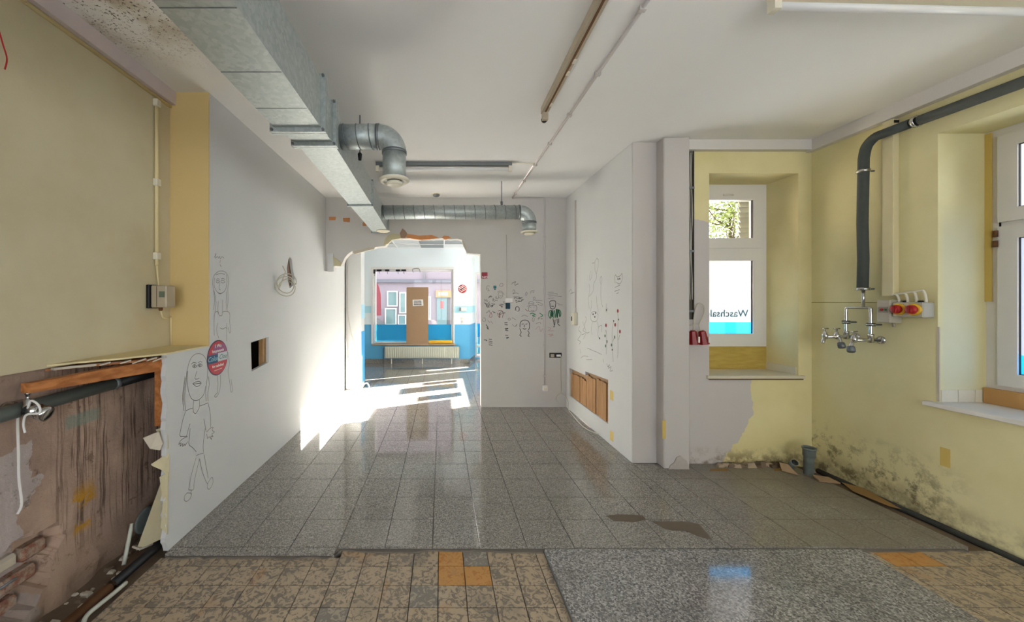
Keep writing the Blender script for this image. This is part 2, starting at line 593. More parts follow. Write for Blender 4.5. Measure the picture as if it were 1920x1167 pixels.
tile_mesh = {}
def tile(x0, x1, y0, y1, z0, z1, mat, parent, name='floor_tile', gap=.002, bev=.0003):
    w, h = round(x1 - x0, 3), round(y1 - y0, 3)
    key = (w, h, z0, z1, mat.name)
    if key not in tile_mesh:
        a, b = w / 2 - gap, h / 2 - gap
        t = z1 - z0
        vs = [(-a, -b, 0), (a, -b, 0), (a, b, 0), (-a, b, 0), (-a, -b, t - bev), (a, -b, t - bev), (a, b, t - bev), (-a, b, t - bev)]
        a -= bev; b -= bev
        vs += [(-a, -b, t), (a, -b, t), (a, b, t), (-a, b, t)]
        fs = [(8, 9, 10, 11)]
        for k in range(4):
            l = (k + 1) % 4
            fs += [(k, l, 4 + l, 4 + k), (4 + k, 4 + l, 8 + l, 8 + k)]
        me = bpy.data.meshes.new(name); me.from_pydata(vs, [], fs); me.materials.append(mat); me.update()
        tile_mesh[key] = me
    return place(name, tile_mesh[key], ((x0 + x1) / 2, (y0 + y1) / 2, z0), parent)

def cuts(lo, hi, org, step):
    k0 = math.ceil((lo - org) / step - 1e-6)
    out = [lo]
    k = k0
    while org + k * step < hi - 1e-4:
        if org + k * step > lo + .02: out.append(org + k * step)
        k += 1
    if hi - out[-1] < .02: out.pop()
    out.append(hi)
    return out

def tile_area(x0, x1, y0, y1, parent, ox=-.058, oy=2.31, sx=.299, sy=.295):
    cx, cyy = cuts(x0, x1, ox, sx), cuts(y0, y1, oy, sy)
    for i in range(len(cx) - 1):
        for j in range(len(cyy) - 1):
            tile(cx[i], cx[i + 1], cyy[j], cyy[j + 1], -.05, 0, M_TERR, parent)

tile_area(XL, XW, 2.31, 5.375, floor)
tile_area(XL, -.66, 2.245, 2.31, floor)
tile_area(XW, 3.33, 2.31, YA, floor)
tile_area(-2.3, 2.6, 5.375, 9.24, floor2)
tile_area(.72, 2.6, 9.24, 10.0, floor2)

# old marbled tiles in the foreground
ocx = [-.019 + .151 * k for k in range(-12, 24)]
ocy = [2.171 - .147 * k for k in range(-1, 9)]
orange = {(0, -1), (0, 0), (1, 0), (18, -1), (19, -1)}
for i in range(len(ocx) - 1):
    for j in range(len(ocy) - 1):
        xa, xb = ocx[i], ocx[i + 1]
        yb, ya = ocy[j], ocy[j + 1]
        if xb < -1.70 or xa > 3.40: continue
        yb = min(yb, 2.305 if xa > -.7 else 2.243)
        xa = max(xa, -1.72)
        if xa < .64 < xb: xb = .64
        if .64 <= xa + .001 and xb <= 2.64: continue
        if xa < 2.64 < xb: xa = 2.64
        if xb - xa < .03 or yb - ya < .03: continue
        k = (i - 12, j - 1)
        m = M_OTO if k in orange else (M_OT2 if k in ((-1, 1), (1, -1), (-4, 2)) else M_OT)
        tile(xa, xb, ya, yb, -.05, -.02, m, floor, 'old_tile', gap=.0022)
tile(.643, 2.637, -1.2, 2.305, -.05, -.008, M_SLAB, floor, 'terrazzo_slab')
MB().box(.637, .644, -1.2, 2.29, -.05, -.006).build('slab_edge_strip', M_GALVD, floor)
# broken mortar lip under the terrazzo edge
random.seed(3)
lip = [(XL, 2.247)]
xx = XL
while xx < 3.3:
    xx += random.uniform(.04, .12)
    lip.append((min(xx, 3.3), (2.247 if xx < -.66 else 2.308) - random.uniform(.004, .03)))
lip += [(3.3, 2.315), (-.66, 2.315), (-.66, 2.25), (XL, 2.25)]
MB().prism(lip, lambda u, v, t: Vector((u, v, t)), -.05, -.012).build('mortar_lip', plain('grey_mortar', (120, 113, 104), .9, 0, .3, 30), floor)
# bare patches in the tiles
st = plain('exposed_adhesive', (112, 100, 86), .85, 0, .2, 20)
def zfloor(px, py, z=0.0):
    d = (CAMZ - z) * F / (py - CY)
    return ((px - CX) * d / F, d)
for poly in ([(1137, 968), (1160, 965), (1205, 967), (1212, 975), (1190, 980), (1150, 977)],
             [(1221, 978), (1290, 979), (1312, 984), (1336, 1013), (1310, 1007), (1285, 996), (1262, 996), (1246, 992)]):
    MB().prism([zfloor(*p) for p in poly], lambda u, v, t: Vector((u, v, t)), -.001, .0012).build('bare_patch', st, floor)
for poly in ([(1578, 905), (1620, 916), (1690, 955), (1668, 950), (1600, 922)], [(1332, 880), (1366, 879), (1364, 884), (1330, 884)], [(1450, 878), (1478, 876), (1482, 882), (1452, 884)]):
    MB().prism([zfloor(*p) for p in poly], lambda u, v, t: Vector((u, v, t)), -.001, .0012).build('glue_patch', plain('yellow_glue', (150, 118, 70), .85), floor)

# ceiling
MB().box(-2.4, 4.1, -3.2, 5.50, CEIL, CEIL + .2).build('ceiling', M_CEIL, kind='structure')

# left side
wl = MB()                                  # old masonry, with relief
ny, nz = 150, 56
y0g, y1g, z0g, z1g = -.6, 2.95, -.06, 1.30
HOLE = [(1.45, .02), (1.50, .30), (1.60, .36), (1.72, .37), (1.80, .40), (1.86, .36), (1.95, .36), (1.99, .28), (1.93, .22), (1.90, .12), (1.80, .05), (1.70, .0), (1.45, -.05)]
def in_poly(y, z, poly):
    c = False
    for i in range(len(poly)):
        a, b = poly[i], poly[i - 1]
        if (a[1] > z) != (b[1] > z) and y < (b[0] - a[0]) * (z - a[1]) / (b[1] - a[1]) + a[0]: c = not c
    return c
vs, fs = [], []
for j in range(nz + 1):
    for i in range(ny + 1):
        y = y0g + (y1g - y0g) * i / ny; z = z0g + (z1g - z0g) * j / nz
        x = XOLD + .010 * mnoise.noise((y * 4, z * 4, 1)) + .006 * mnoise.noise((y * 14, z * 9, 4))
        if z < .18: x += (.18 - z) * .25 * (0.6 + mnoise.noise((y * 7, z * 7, 9)))
        if in_poly(y, z, HOLE): x = XOLD - .10 + .01 * mnoise.noise((y * 20, z * 20, 2))
        vs.append((x, y, z))
for j in range(nz):
    for i in range(ny):
        a = j * (ny + 1) + i
        fs.append((a, a + 1, a + ny + 2, a + ny + 1))
wl.add(vs, fs, False)
wall_left = wl.build('wall_left', M_OLD, kind='structure')
MB().box(-2.4, -2.18, -3.2, 5.6, -.2, CEIL).box(-2.2, -2.10, 2.95, 5.6, -.2, CEIL).box(-2.2, -2.0, -3.2, -.6, -.2, 1.3).build('wall_left_core', plain('dark_masonry', (92, 74, 62), .9), kind='structure')
# bricks in the broken-out hole
for (y, z, ww, hh, c) in ((1.60, .27, .16, .065, M_OBRICK), (1.76, .27, .14, .065, M_PLAST), (1.89, .27, .12, .07, M_OBRICK), (1.66, .17, .14, .065, M_DIRT), (1.82, .17, .16, .07, M_OBRICK), (1.74, .07, .17, .065, M_OBRICK), (1.59, .08, .1, .07, M_OBRICK)):
    MB().bev(XOLD - .12, XOLD - .045 + random.uniform(-.02, .01), y - ww / 2, y + ww / 2, z - hh / 2, z + hh / 2, .014).build('brick', c, wall_left)

MB().box(-2.2, XLY, -3.2, 2.69, 1.215, CEIL).build('wall_left_lining', M_YL, kind='structure')
MB().box(-2.2, XL - .0005, 2.672, 2.6795, 1.21, CEIL).build('wall_left_return', M_OCHRE, kind='structure')
MB().box(-2.2, XLY + .045, -3.2, 2.68, 2.985, CEIL).build('trim_1', mk_white('pinkish_cornice_paint', (196, 182, 180), (212, 202, 202)), kind='structure')
MB().tube([(XLY + .006, -3.0, 2.975), (XLY + .006, 2.68, 2.975)], .012, 8).build('trim_2', M_LEDGE, kind='structure')

# white plasterboard lining with torn near edge and the square hole
random.seed(11)
edge = []
z = 1.20
while z > .02:
    edge.append((2.257 + random.uniform(-.008, .010), z)); z -= random.uniform(.02, .05)
outer = [(2.275, 0.0), (6.48, 0.0), (6.48, CEIL), (2.68, CEIL), (2.68, 1.222), (2.262, 1.222)] + edge
hole = [(3.262, 1.185), (3.60, 1.205), (3.602, .955), (3.275, .925)]
hole2 = [(4.02, 1.92), (4.06, 2.02), (4.10, 2.05), (4.15, 2.03), (4.18, 1.93), (4.23, 1.83), (4.20, 1.74), (4.10, 1.70), (4.05, 1.78)]
wallw = MB().prism(outer, lambda u, v, t: Vector((t, u, v)), XL - .03, XL, [hole, hole2]).build('wall_left_panel', M_WHITE, kind='structure')
MB().prism([(y + random.uniform(-.01, .01), zz) for y, zz in [(4.0, 1.95), (4.06, 2.06), (4.15, 2.06), (4.24, 1.9), (4.24, 1.7), (4.1, 1.66), (4.02, 1.8)]], lambda u, v, t: Vector((t, u, v)), XL - .06, XL - .032).build('torn_backing', mk_wood('torn_brown_fibre', (92, 66, 52), (136, 104, 84), (40, 40, 4)), wallw)
MB().box(XL - .075, XL - .035, 3.55, 3.61, .80, 1.4).build('stud', M_WOODP, wallw)
MB().box(XL - .25, XL - .20, 3.30, 3.36, .80, 1.4).build('stud', M_WOODP, wallw)
# plasterboard ledge (torn) above the cavity
random.seed(5)
led = [(XLY, 2.68), (XL, 2.68), (XL, 2.262)]
for k in range(11):
    f = (k + 1) / 12
    led.append((XL + (XLY - XL) * f ** 1.25 + random.uniform(-.008, .008), 2.262 - .40 * f + random.uniform(-.014, .014)))
led.append((XLY, 1.84))
MB().prism(led, lambda u, v, t: Vector((u, v, t)), 1.2222, 1.232).build('ledge_board', M_LEDGE, wallw)
for k, f in enumerate((.05, .16, .28, .42, .6)):
    cxx, cyy = XL + (XLY - XL) * f ** 1.25, 2.262 - .40 * f
    w = random.uniform(.03, .06)
    MB().prism([(cxx - w * .4, cyy - w), (cxx + .012, cyy + .01), (cxx - .01, cyy + w), (cxx - .03, cyy + w * .6)], lambda u, v, t, q=cyy: Vector((u, v, t - abs(v - q) * .5)), 1.214, 1.2215).build('torn_flap', M_PLAST, wallw)
MB().prism([(XLY - .03, 1.86), (XLY - .03, 2.25), (XL - .035, 2.25), (XL - .035, 2.22), (XL - .09, 2.13)], lambda u, v, t: Vector((u, v, t)), 1.196, 1.207).build('ledge_underside', M_WOODO, wallw)
strip = [(XLY + .012 + .20 * (k / 9) ** 1.3 + random.uniform(-.004, .004), 1.86 + .30 * k / 9) for k in range(10)]
MB().prism(strip + [(u - .03, v + .012) for u, v in strip[::-1]], lambda u, v, t: Vector((u, v, t - (v - 1.86) * .02)), 1.200, 1.212).build('torn_paper_edge', M_PLAST, wallw)
# timber frame in the cavity
tf = empty('timber_batten_frame', (XL - .05, 2.28, .8), 'orange timber battens framing the torn-open wall cavity', 'timber frame')
MB().add([(-1.955, 1.70, 1.125), (-1.91, 1.70, 1.125), (-1.91, 1.70, 1.17), (-1.955, 1.70, 1.17), (-1.79, 2.30, 1.12), (-1.735, 2.30, 1.12), (-1.735, 2.30, 1.195), (-1.79, 2.30, 1.195)],
         [(0, 1, 2, 3), (4, 7, 6, 5), (0, 4, 5, 1), (1, 5, 6, 2), (2, 6, 7, 3), (3, 7, 4, 0)]).build('rail', M_WOODO, tf)
MB().box(XL - .075, XL - .031, 2.262, 2.30, .78, 1.195).build('stud', M_WOODO, tf)
# broken board pieces hanging from the torn edge
def shard(name, pts, thick, mat, label, cat, group=None):
    pts = [Vector(p) for p in pts]
    n = (pts[1] - pts[0]).cross(pts[2] - pts[0]).normalized() * thick
    k = len(pts)
    mb = MB().add(pts + [p + n for p in pts], [tuple(range(k)), tuple(range(2 * k - 1, k - 1, -1))] + [(i, (i + 1) % k, k + (i + 1) % k, k + i) for i in range(k)])
    return mb.build(name, mat, None, label, cat, group)
shard('board_fragment', [P(268, 822, 2.20), P(297, 810, 2.23), P(305, 832, 2.24), P(300, 845, 2.22), P(281, 842, 2.20)], .012, M_PLAST, 'small crumpled white plaster fragment, topmost on the torn edge', 'plaster fragment', 'broken board pieces on the torn wall edge')
shard('board_fragment', [P(292, 806, 2.26), P(314, 800, 2.27), P(315, 842, 2.27), P(309, 846, 2.26)], .010, M_GYPS, 'upright strip of cream board beside the crumpled white fragment', 'plaster fragment', 'broken board pieces on the torn wall edge')
shard('board_fragment', [P(283, 871, 2.22), P(300, 860, 2.25), P(315, 850, 2.27), P(315, 900, 2.27), P(303, 880, 2.24)], .012, M_GYPS, 'pointed cream board flap halfway down the torn edge', 'plaster fragment', 'broken board pieces on the torn wall edge')
shard('board_fragment', [P(299, 896, 2.24), P(315, 886, 2.26), P(314, 1003, 2.26), P(301, 990, 2.24), P(306, 945, 2.25)], .012, M_GYPS, 'long jagged cream strip along the foot of the torn edge', 'plaster fragment', 'broken board pieces on the torn wall edge')
shard('plasterboard_offcut', [P(258, 1031, 2.30), P(313, 1005, 2.31), P(308, 893, 2.315)], .012, M_GYPS, 'triangular plasterboard offcut leaning inside the wall cavity', 'plasterboard piece')
shard('plasterboard_offcut', [P(247, 1028, 2.28), P(262, 1033, 2.27), P(287, 1022, 2.33), P(275, 1022, 2.40)], .014, M_PLAST, 'thin white board strip lying at the cavity foot', 'plasterboard piece')

# back wall with the knocked-out opening
bw_px = [(902, 764.2), (901, 477), (876, 475), (873, 463), (867, 451), (858, 448), (845, 449), (828, 447), (812, 449), (800, 447), (786, 449), (772, 447), (755, 448), (742, 447), (733, 449), (727, 455), (722, 462), (706, 463), (698, 466), (688, 465), (676, 469), (668, 473), (660, 471), (652, 477), (646, 484), (641, 496), (626, 500), (626, 509), (611, 509), (611, 368), (1064, 368), (1064, 764.2)]
bw = [((px - CX) * YB / F, CAMZ - (py - CY) * YB / F) for px, py in bw_px]
wallb = MB().prism(bw, lambda u, v, t: Vector((u, t, v)), YB, YBT).build('wall_back', M_WHITE_B, kind='structure')
MB().box(XW + .016, 2.7, YB + .012, YBT, 0, CEIL).build('wall_back_side', M_WHITE_B, kind='structure')
def bpiece(name, pxs, y0, y1, mat, parent=None):
    return MB().prism([((px - CX) * YB / F, CAMZ - (py - CY) * YB / F) for px, py in pxs], lambda u, v, t: Vector((u, t, v)), y0, y1).build(name, mat, parent if parent is not None else wallb)
bpiece('exposed_brick', [(617, 407), (630, 407), (629, 413), (617, 413)], YB - .004, YB + .02, M_BRICK)
bpiece('exposed_brick', [(643, 409), (656, 409), (656, 417), (644, 416)], YB - .004, YB + .02, M_BRICK)
bpiece('exposed_brick', [(680, 418), (683, 414), (687, 419), (687, 424), (680, 424)], YB - .004, YB + .02, M_BRICK)
bpiece('exposed_brick', [(762, 446), (760, 441), (766, 439), (785, 442), (810, 441), (823, 446), (812, 448), (790, 450)], YB - .006, YB + .05, M_BRICK)
bpiece('exposed_brick', [(828, 446), (833, 442), (841, 443), (846, 447), (835, 449)], YB - .006, YB + .05, M_BRICK)
bpiece('plaster_break', [(752, 447), (750, 438), (755, 429), (760, 433), (764, 439), (760, 447)], YB - .02, YB + .03, plain('brown_plaster', (160, 132, 110), .9, 0, .2, 20))
bpiece('plaster_break', [(719, 461), (722, 449), (728, 441), (738, 438), (750, 440), (754, 447), (735, 450), (728, 457)], YB - .012, YB + .03, M_GYPS)
bpiece('plaster_break', [(866, 450), (872, 458), (875, 474), (869, 462)], YB - .02, YB + .03, M_PLAST)
bpiece('plaster_break', [(660, 473), (668, 470), (680, 468), (690, 464), (703, 464), (702, 468), (690, 470), (676, 474), (666, 477)], YB - .012, YB + .02, M_PLAST)
bpiece('plaster_flap', [(625, 481), (641, 493), (640, 500), (627, 499)], YB - .03, YB - .012, M_GYPS)
bpiece('board_strip', [(614, 476), (626, 476), (626, 502), (625, 510), (615, 510)], YB - .02, YB - .005, M_WHITE)

# white right-hand wall with the slatted hole
yA, yBb = 4.02, 5.24
hw = [(yBb, .205), (yBb, .600), (4.66, .612), (4.66, .662), (yA, .690), (yA, .205)]
wallr = MB().prism([(3.52, 0), (YB + .01, 0), (YB + .01, CEIL), (3.52, CEIL)], lambda u, v, t: Vector((t, u, v)), XW, XW + .05, [hw]).build('wall_right_panel', M_WHITE, kind='structure')
MB().box(XW + .08, XW + .12, 3.53, YB, 0, CEIL).build('wall_right_core', M_PLAST, kind='structure')
# brown slats set in the hole
n = 17
for k in range(n):
    a = yBb - (yBb - yA) * k / n; b = yBb - (yBb - yA) * (k + 1) / n
    top = .60 if a > 4.67 else .685
    bx = XW + .012 + random.uniform(0, .012)
    MB().box(bx, bx + .02, b + .003, a - .002, .15, top - random.uniform(.05, .075)).build('slat', M_SLAT, wallr)
MB().box(XW + .045, XW + .06, yA - .02, 4.655, .18, .72).build('slat_backing', M_CARD, wallr)
MB().box(XW + .045, XW + .06, 4.665, yBb + .02, .18, .62).build('slat_backing', M_CARD, wallr)
for (px, py) in ((1147, 742), (1147, 818)):
    p = PXP(px, py, XW)
    MB().box(XW - .0015, XW, p.y - .035, p.y + .035, p.z - .05, p.z + .05).build('tape_residue', M_TAPE, wallr)
# end face and column
endw = MB().box(XW + .004, 2.15, 3.512, 3.519, 0, CEIL).build('wall_end', M_COLUMN, kind='structure')
MB().box(1.96, 2.3, 3.53, 3.9, 0, CEIL).build('wall_end_core', M_PLAST, kind='structure')
colm = MB().bev(2.062, 2.30, 3.39, 3.60, 0, CEIL - .002, .008).build('wall_column', M_COLUMN, kind='structure')
random.seed(21)
MB().prism([(2.10, .0), (2.29, .0), (2.285, .03), (2.265, .08), (2.235, .10), (2.21, .125), (2.175, .11), (2.15, .06), (2.115, .035)], lambda u, v, t: Vector((u, t, v)), 3.380, 3.392).build('broken_plaster', plain('chalky_plaster', (186, 178, 172), .9, 0, .25, 20), colm)
MB().box(2.045, 2.075, 3.386, 3.391, .28, .45).build('tape_residue', M_TAPE, colm)

# alcove wall with window niche
wall_alc = MB().prism([(2.20, -.05), (4.0, -.05), (4.0, CEIL), (2.20, CEIL)], lambda u, v, t: Vector((u, t, v)), YA, 3.86,
    [[(2.56, .84), (3.413, .84), (3.413, 2.78), (2.56, 2.78)]]).build('wall_alcove', M_ALC, kind='structure')
# right wall with two windows (the rear one unseen, added to let in sun)
wall_right = MB().prism([(-3.2, -.05), (YA + .02, -.05), (YA + .02, CEIL), (-3.2, CEIL)], lambda u, v, t: Vector((t, u, v)), XR, 3.93,
    [[(1.25, .83), (2.61, .83), (2.61, 2.75), (1.25, 2.75)], [(-1.2, .83), (.6, .83), (.6, 2.75), (-1.2, 2.75)]]).build('wall_right', M_YR, kind='structure')
pk = mk_white('cornice_paint', (206, 202, 199), (218, 214, 210))
MB().box(XR - .055, XR, -3.2, YA, 2.975, CEIL).build('trim_3', pk, kind='structure')
MB().box(2.30, XR - .055, YA - .055, YA, 2.985, CEIL).build('trim_4', pk, kind='structure')
# wall joints / residue on the right wall
MB().box(XR - .001, XR + .004, 2.63, YA, 1.541, 1.545).build('panel_joint', M_JOINT, wall_right)
p = PXP(1772, 858, XR)
MB().box(XR - .0015, XR, p.y - .026, p.y + .026, p.z - .065, p.z + .065).build('tape_residue', M_TAPE, wall_right)
MB().box(XR - .003, XR + .004, 2.60, 2.615, .84, 1.37).build('broken_corner_bead', M_PLAST, wall_right)
# pipe-like dark strip at the foot of the right wall
random.seed(2)
MB().tube([(XR - .03 + random.uniform(-.006, .006), 3.42 - .2 * k, -.03) for k in range(24)], .022, 8).build('baseboard_right', plain('dirty_grey_strip', (70, 70, 66), .8, 0, .4, 25), kind='structure')

# rear wall behind the photographer: unseen wide glazing added for daylight
wall_rear = MB().prism([(-2.2, -.05), (4.0, -.05), (4.0, CEIL), (-2.2, CEIL)], lambda u, v, t: Vector((u, t, v)), -3.2, -3.0,
    [[(-1.7, .4), (3.3, .4), (3.3, 2.9), (-1.7, 2.9)]]).build('wall_rear', M_WHITE_B, kind='structure')

# ------------------------------------------------------------------ front room
FZ = 2.90
fw_x0, fw_x1, fw_z0, fw_z1 = -1.724, .296, .49, 2.37
def mk_front_wall():
    t = NT('blue_band_wall_paint')
    x, y, z = t.xyz()
    c = t.ramp(t.math('DIVIDE', z, 3.0), [(0, srgb(96, 176, 220)), (.323, srgb(228, 236, 240)), (.418, srgb(176, 222, 235)), (.477, srgb(228, 236, 240))], True)
    t.col(c).set(.6, 0, .3)
    return t.m
M_FW = mk_front_wall()
MB().prism([(-2.3, 0), (.71, 0), (.71, FZ), (-2.3, FZ)], lambda u, v, t: Vector((u, t, v)), 9.24, 9.42, [[(fw_x0, fw_z0), (fw_x1, fw_z0), (fw_x1, fw_z1), (fw_x0, fw_z1)]]).build('wall_front', M_FW, kind='structure')
MB().prism([(.71, 9.24), (.90, 10.0), (.90, 10.15), (.69, 9.42)], lambda u, v, t: Vector((u, v, t)), 0, FZ).build('wall_front_splay', M_FW, kind='structure')
MB().prism([(.85, 0), (2.8, 0), (2.8, FZ), (.85, FZ)], lambda u, v, t: Vector((u, t, v)), 10.0, 10.12, [[(.92, .03), (2.5, .03), (2.5, 2.36), (.92, 2.36)]]).build('wall_entrance', M_FW, kind='structure')
MB().prism([(YBT, 0), (10.1, 0), (10.1, FZ), (YBT, FZ)], lambda u, v, t: Vector((t, u, v)), 2.6, 2.8, [[(6.42, .60), (8.52, .60), (8.52, 2.42), (6.42, 2.42)], [(9.14, .5), (9.27, .5), (9.27, 1.3), (9.14, 1.3)], [(9.52, .55), (9.76, .55), (9.76, .86), (9.52, .86)]]).build('wall_front_right', M_WHITE, kind='structure')
MB().box(-2.45, -2.3, 6.40, 9.42, 0, FZ).build('wall_front_left', M_WHITE, kind='structure')
MB().box(-2.3, XL, 6.42, 6.48, 0, FZ).build('wall_front_step', M_WHITE, kind='structure')
pil = MB().bev(XL, -1.425, 6.48, 6.76, 0, FZ, .006).build('wall_pilaster', M_WHITE, kind='structure')
MB().box(-1.424, -1.419, 6.486, 6.754, .1, 1.02).build('blue_paint_band', plain('blue_wall_paint', (70, 165, 225), .5), pil)
MB().box(-1.424, -1.419, 6.486, 6.754, 1.25, 1.5).build('blue_paint_band', plain('light_blue_paint', (165, 210, 230), .5), pil)
MB().box(-2.2, XL - .03, YB, 6.42, 0, CEIL).build('wall_left_return_core', M_PLAST, kind='structure')
MB().box(-2.3, .69, 9.225, 9.24, 0, .10).build('baseboard_front', M_TERR, kind='structure')
MB().prism([(.695, 9.22), (.885, 9.985), (.90, 9.98), (.71, 9.22)], lambda u, v, t: Vector((u, v, t)), 0, .1).build('baseboard_splay', M_TERR, kind='structure')
# suspended ceiling with panels
fc = MB().box(-2.45, 2.8, YBT - .1, 10.3, FZ + .06, FZ + .2).build('ceiling', M_PLAST, kind='structure')
MP_W = plain('white_ceiling_panel', (232, 236, 238), .6, 0, .03); MP_G = plain('grey_ceiling_panel', (146, 152, 156), .5, 0, .06)
gx = [-2.30, -1.71, -1.12, -.53, .06, .65, 1.24, 1.83, 2.42, 2.6]
gy = [5.6, 6.24, 6.84, 7.44, 8.04, 8.64, 9.24]
for i in range(len(gx) - 1):
    for j in range(len(gy) - 1):
        g = (i == 3) or (i == 4 and j < 5) or (i + j) % 4 == 0
        if i == 2: g = False
        tile(gx[i] + .012, gx[i + 1] - .012, gy[j] + .012, gy[j + 1] - .012, FZ + .012, FZ + .02, MP_G if g else MP_W, fc, 'ceiling_panel')
for x in gx: MB().box(x - .012, x + .012, 5.6, 10.0, FZ, FZ + .012).build('grid_bar', M_LAMP, fc)
for y in gy: MB().box(-2.3, 2.6, y - .012, y + .012, FZ - .001, FZ + .011).build('grid_bar', M_LAMP, fc)

# front room window
def frame(mb, u0, u1, v0, v1, w, fn, t0, t1):
    for a in ((u0, u1, v0, v0 + w), (u0, u1, v1 - w, v1), (u0, u0 + w, v0 + w, v1 - w), (u1 - w, u1, v0 + w, v1 - w)):
        mb.prism([(a[0], a[2]), (a[1], a[2]), (a[1], a[3]), (a[0], a[3])], fn, t0, t1)
    return mb
FY = lambda u, v, t: Vector((u, t, v))
FX = lambda u, v, t: Vector((t, u, v))
w1 = frame(MB(), fw_x0, fw_x1, fw_z0, fw_z1, .05, FY, 9.30, 9.36).build('window_1', M_PVC, kind='structure')
MB().box(fw_x0 + .05, fw_x1 - .05, 9.326, 9.334, fw_z0 + .05, fw_z1 - .05).build('pane', M_GLASS, w1)
MB().py(fw_x0 + .05, fw_x1 - .05, 9.322, fw_z0 + .05, .97).build('blue_film', M_BLUEF2, w1)
MB().bev(fw_x0 - .03, fw_x1 + .06, 9.15, 9.30, fw_z0 - .035, fw_z0, .006).build('window_sill', plain('wooden_sill', (176, 150, 122), .5), w1)
MB().box(fw_x0 - .05, fw_x0, 9.225, 9.24, fw_z0, fw_z1 + .06).box(fw_x1, fw_x1 + .03, 9.225, 9.24, fw_z0, fw_z1 + .06).box(fw_x0, fw_x1, 9.225, 9.24, fw_z1, fw_z1 + .06).build('window_trim', M_PVC, w1)
# side window of the front room (lets the sun in)
w2 = frame(MB(), 6.42, 8.52, .60, 2.42, .03, FX, 2.68, 2.74).build('window_2', M_PVC, kind='structure')
MB().box(2.706, 2.714, 6.45, 8.49, .63, 2.39).build('pane', M_GLASS, w2)
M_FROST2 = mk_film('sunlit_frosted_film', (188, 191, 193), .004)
MB().pxx(2.704, 6.45, 7.2, 1.45, 2.39).build('frosted_film', M_FROST2, w2)
MB().pxx(2.704, 7.2, 8.49, 1.72, 2.39).build('frosted_film', M_FROST2, w2)
for k, (ya_, yb_, za_, zb_) in enumerate(((8.20, 8.40, .66, .85), (7.70, 8.11, .66, .955), (7.12, 7.40, .65, .86), (6.46, 7.02, .70, 1.02))):  # unseen sheets, shaped to cast the shadow bars in the sun patch
    MB().box(2.700, 2.7035, ya_, yb_, za_, zb_).build('window_shadow_sheet', M_PAPER, None,
        ('narrow white paper strip', 'broad white paper strip', 'short white paper strip', 'large white paper sheet')[k] + ' added on the side window to cast floor shadows', 'poster', 'sheets added to the side window for floor shadows')
w7 = frame(MB(), 9.12, 9.29, .48, 1.32, .025, FX, 2.72, 2.75).build('window_7_added', M_PVC, kind='structure')  # unseen slot added to throw a sun streak on the floor
MB().box(2.733, 2.737, 9.14, 9.27, .5, 1.3).build('pane', M_GLASS, w7)
w8 = frame(MB(), 9.50, 9.78, .53, .88, .025, FX, 2.72, 2.75).build('window_8_added', M_PVC, kind='structure')  # unseen slot added for the lozenge of sun on the floor
MB().box(2.733, 2.737, 9.52, 9.76, .55, .86).build('pane', M_GLASS, w8)
# entrance glazing
w3 = frame(MB(), .92, 2.5, .03, 2.36, .05, FY, 10.03, 10.09)
for a in ((1.52, 1.60, .08, 2.31), (.97, 1.52, .30, .36), (2.0, 2.05, .08, 2.31)):
    w3.prism([(a[0], a[2]), (a[1], a[2]), (a[1], a[3]), (a[0], a[3])], FY, 10.03, 10.09)
w3 = w3.build('door_1', M_PVC, kind='structure')
MB().box(.96, 2.46, 10.056, 10.062, .07, 2.32).build('pane', M_GLASS, w3)
for a, b, c, d in ((.97, 1.53, .58, .95), (1.60, 2.0, .08, .52), (1.60, 2.0, .70, .95), (2.05, 2.45, .08, .46), (2.05, 2.45, .52, .60), (2.05, 2.45, .72, .95)):  # gaps in the film shaped to let sun streaks through
    MB().py(a, b, 10.050, c, d).build('blue_film', M_BLUEF, w3)
MB().py(.97, 1.53, 10.050, .12, .57).build('pale_film', M_LBLUEF, w3)
MB().box(1.06, 1.14, 10.046, 10.049, .22, .36).build('film_square', plain('blue_square', (40, 140, 215), .4), w3)

# radiator
r = empty('panel_radiator', P(791, 676, 9.15), 'long cream ribbed radiator under the front room window', 'radiator')
x0, x1 = -1.42, .44
MB().bev(x0, x1, 9.10, 9.18, .135, .43, .01).build('body', plain('radiator_cream', (196, 198, 180), .45), r)
mb = MB()
for k in range(34):
    xa = x0 + .02 + (x1 - x0 - .04) * k / 34
    mb.bev(xa + .006, xa + .046, 9.085, 9.11, .15, .415, .006)
mb.build('ribs', plain('radiator_cream2', (206, 207, 190), .45), r)
for xa in (x0 + .16, -.49, x1 - .2): MB().box(xa, xa + .02, 9.12, 9.15, 0, .14).build('foot', M_CREAM, r)
MB().tube([(x0 - .03, 9.14, 0), (x0 - .03, 9.14, .38), (x0, 9.14, .40)], .012).build('feed_pipe', M_GPIPE, r)

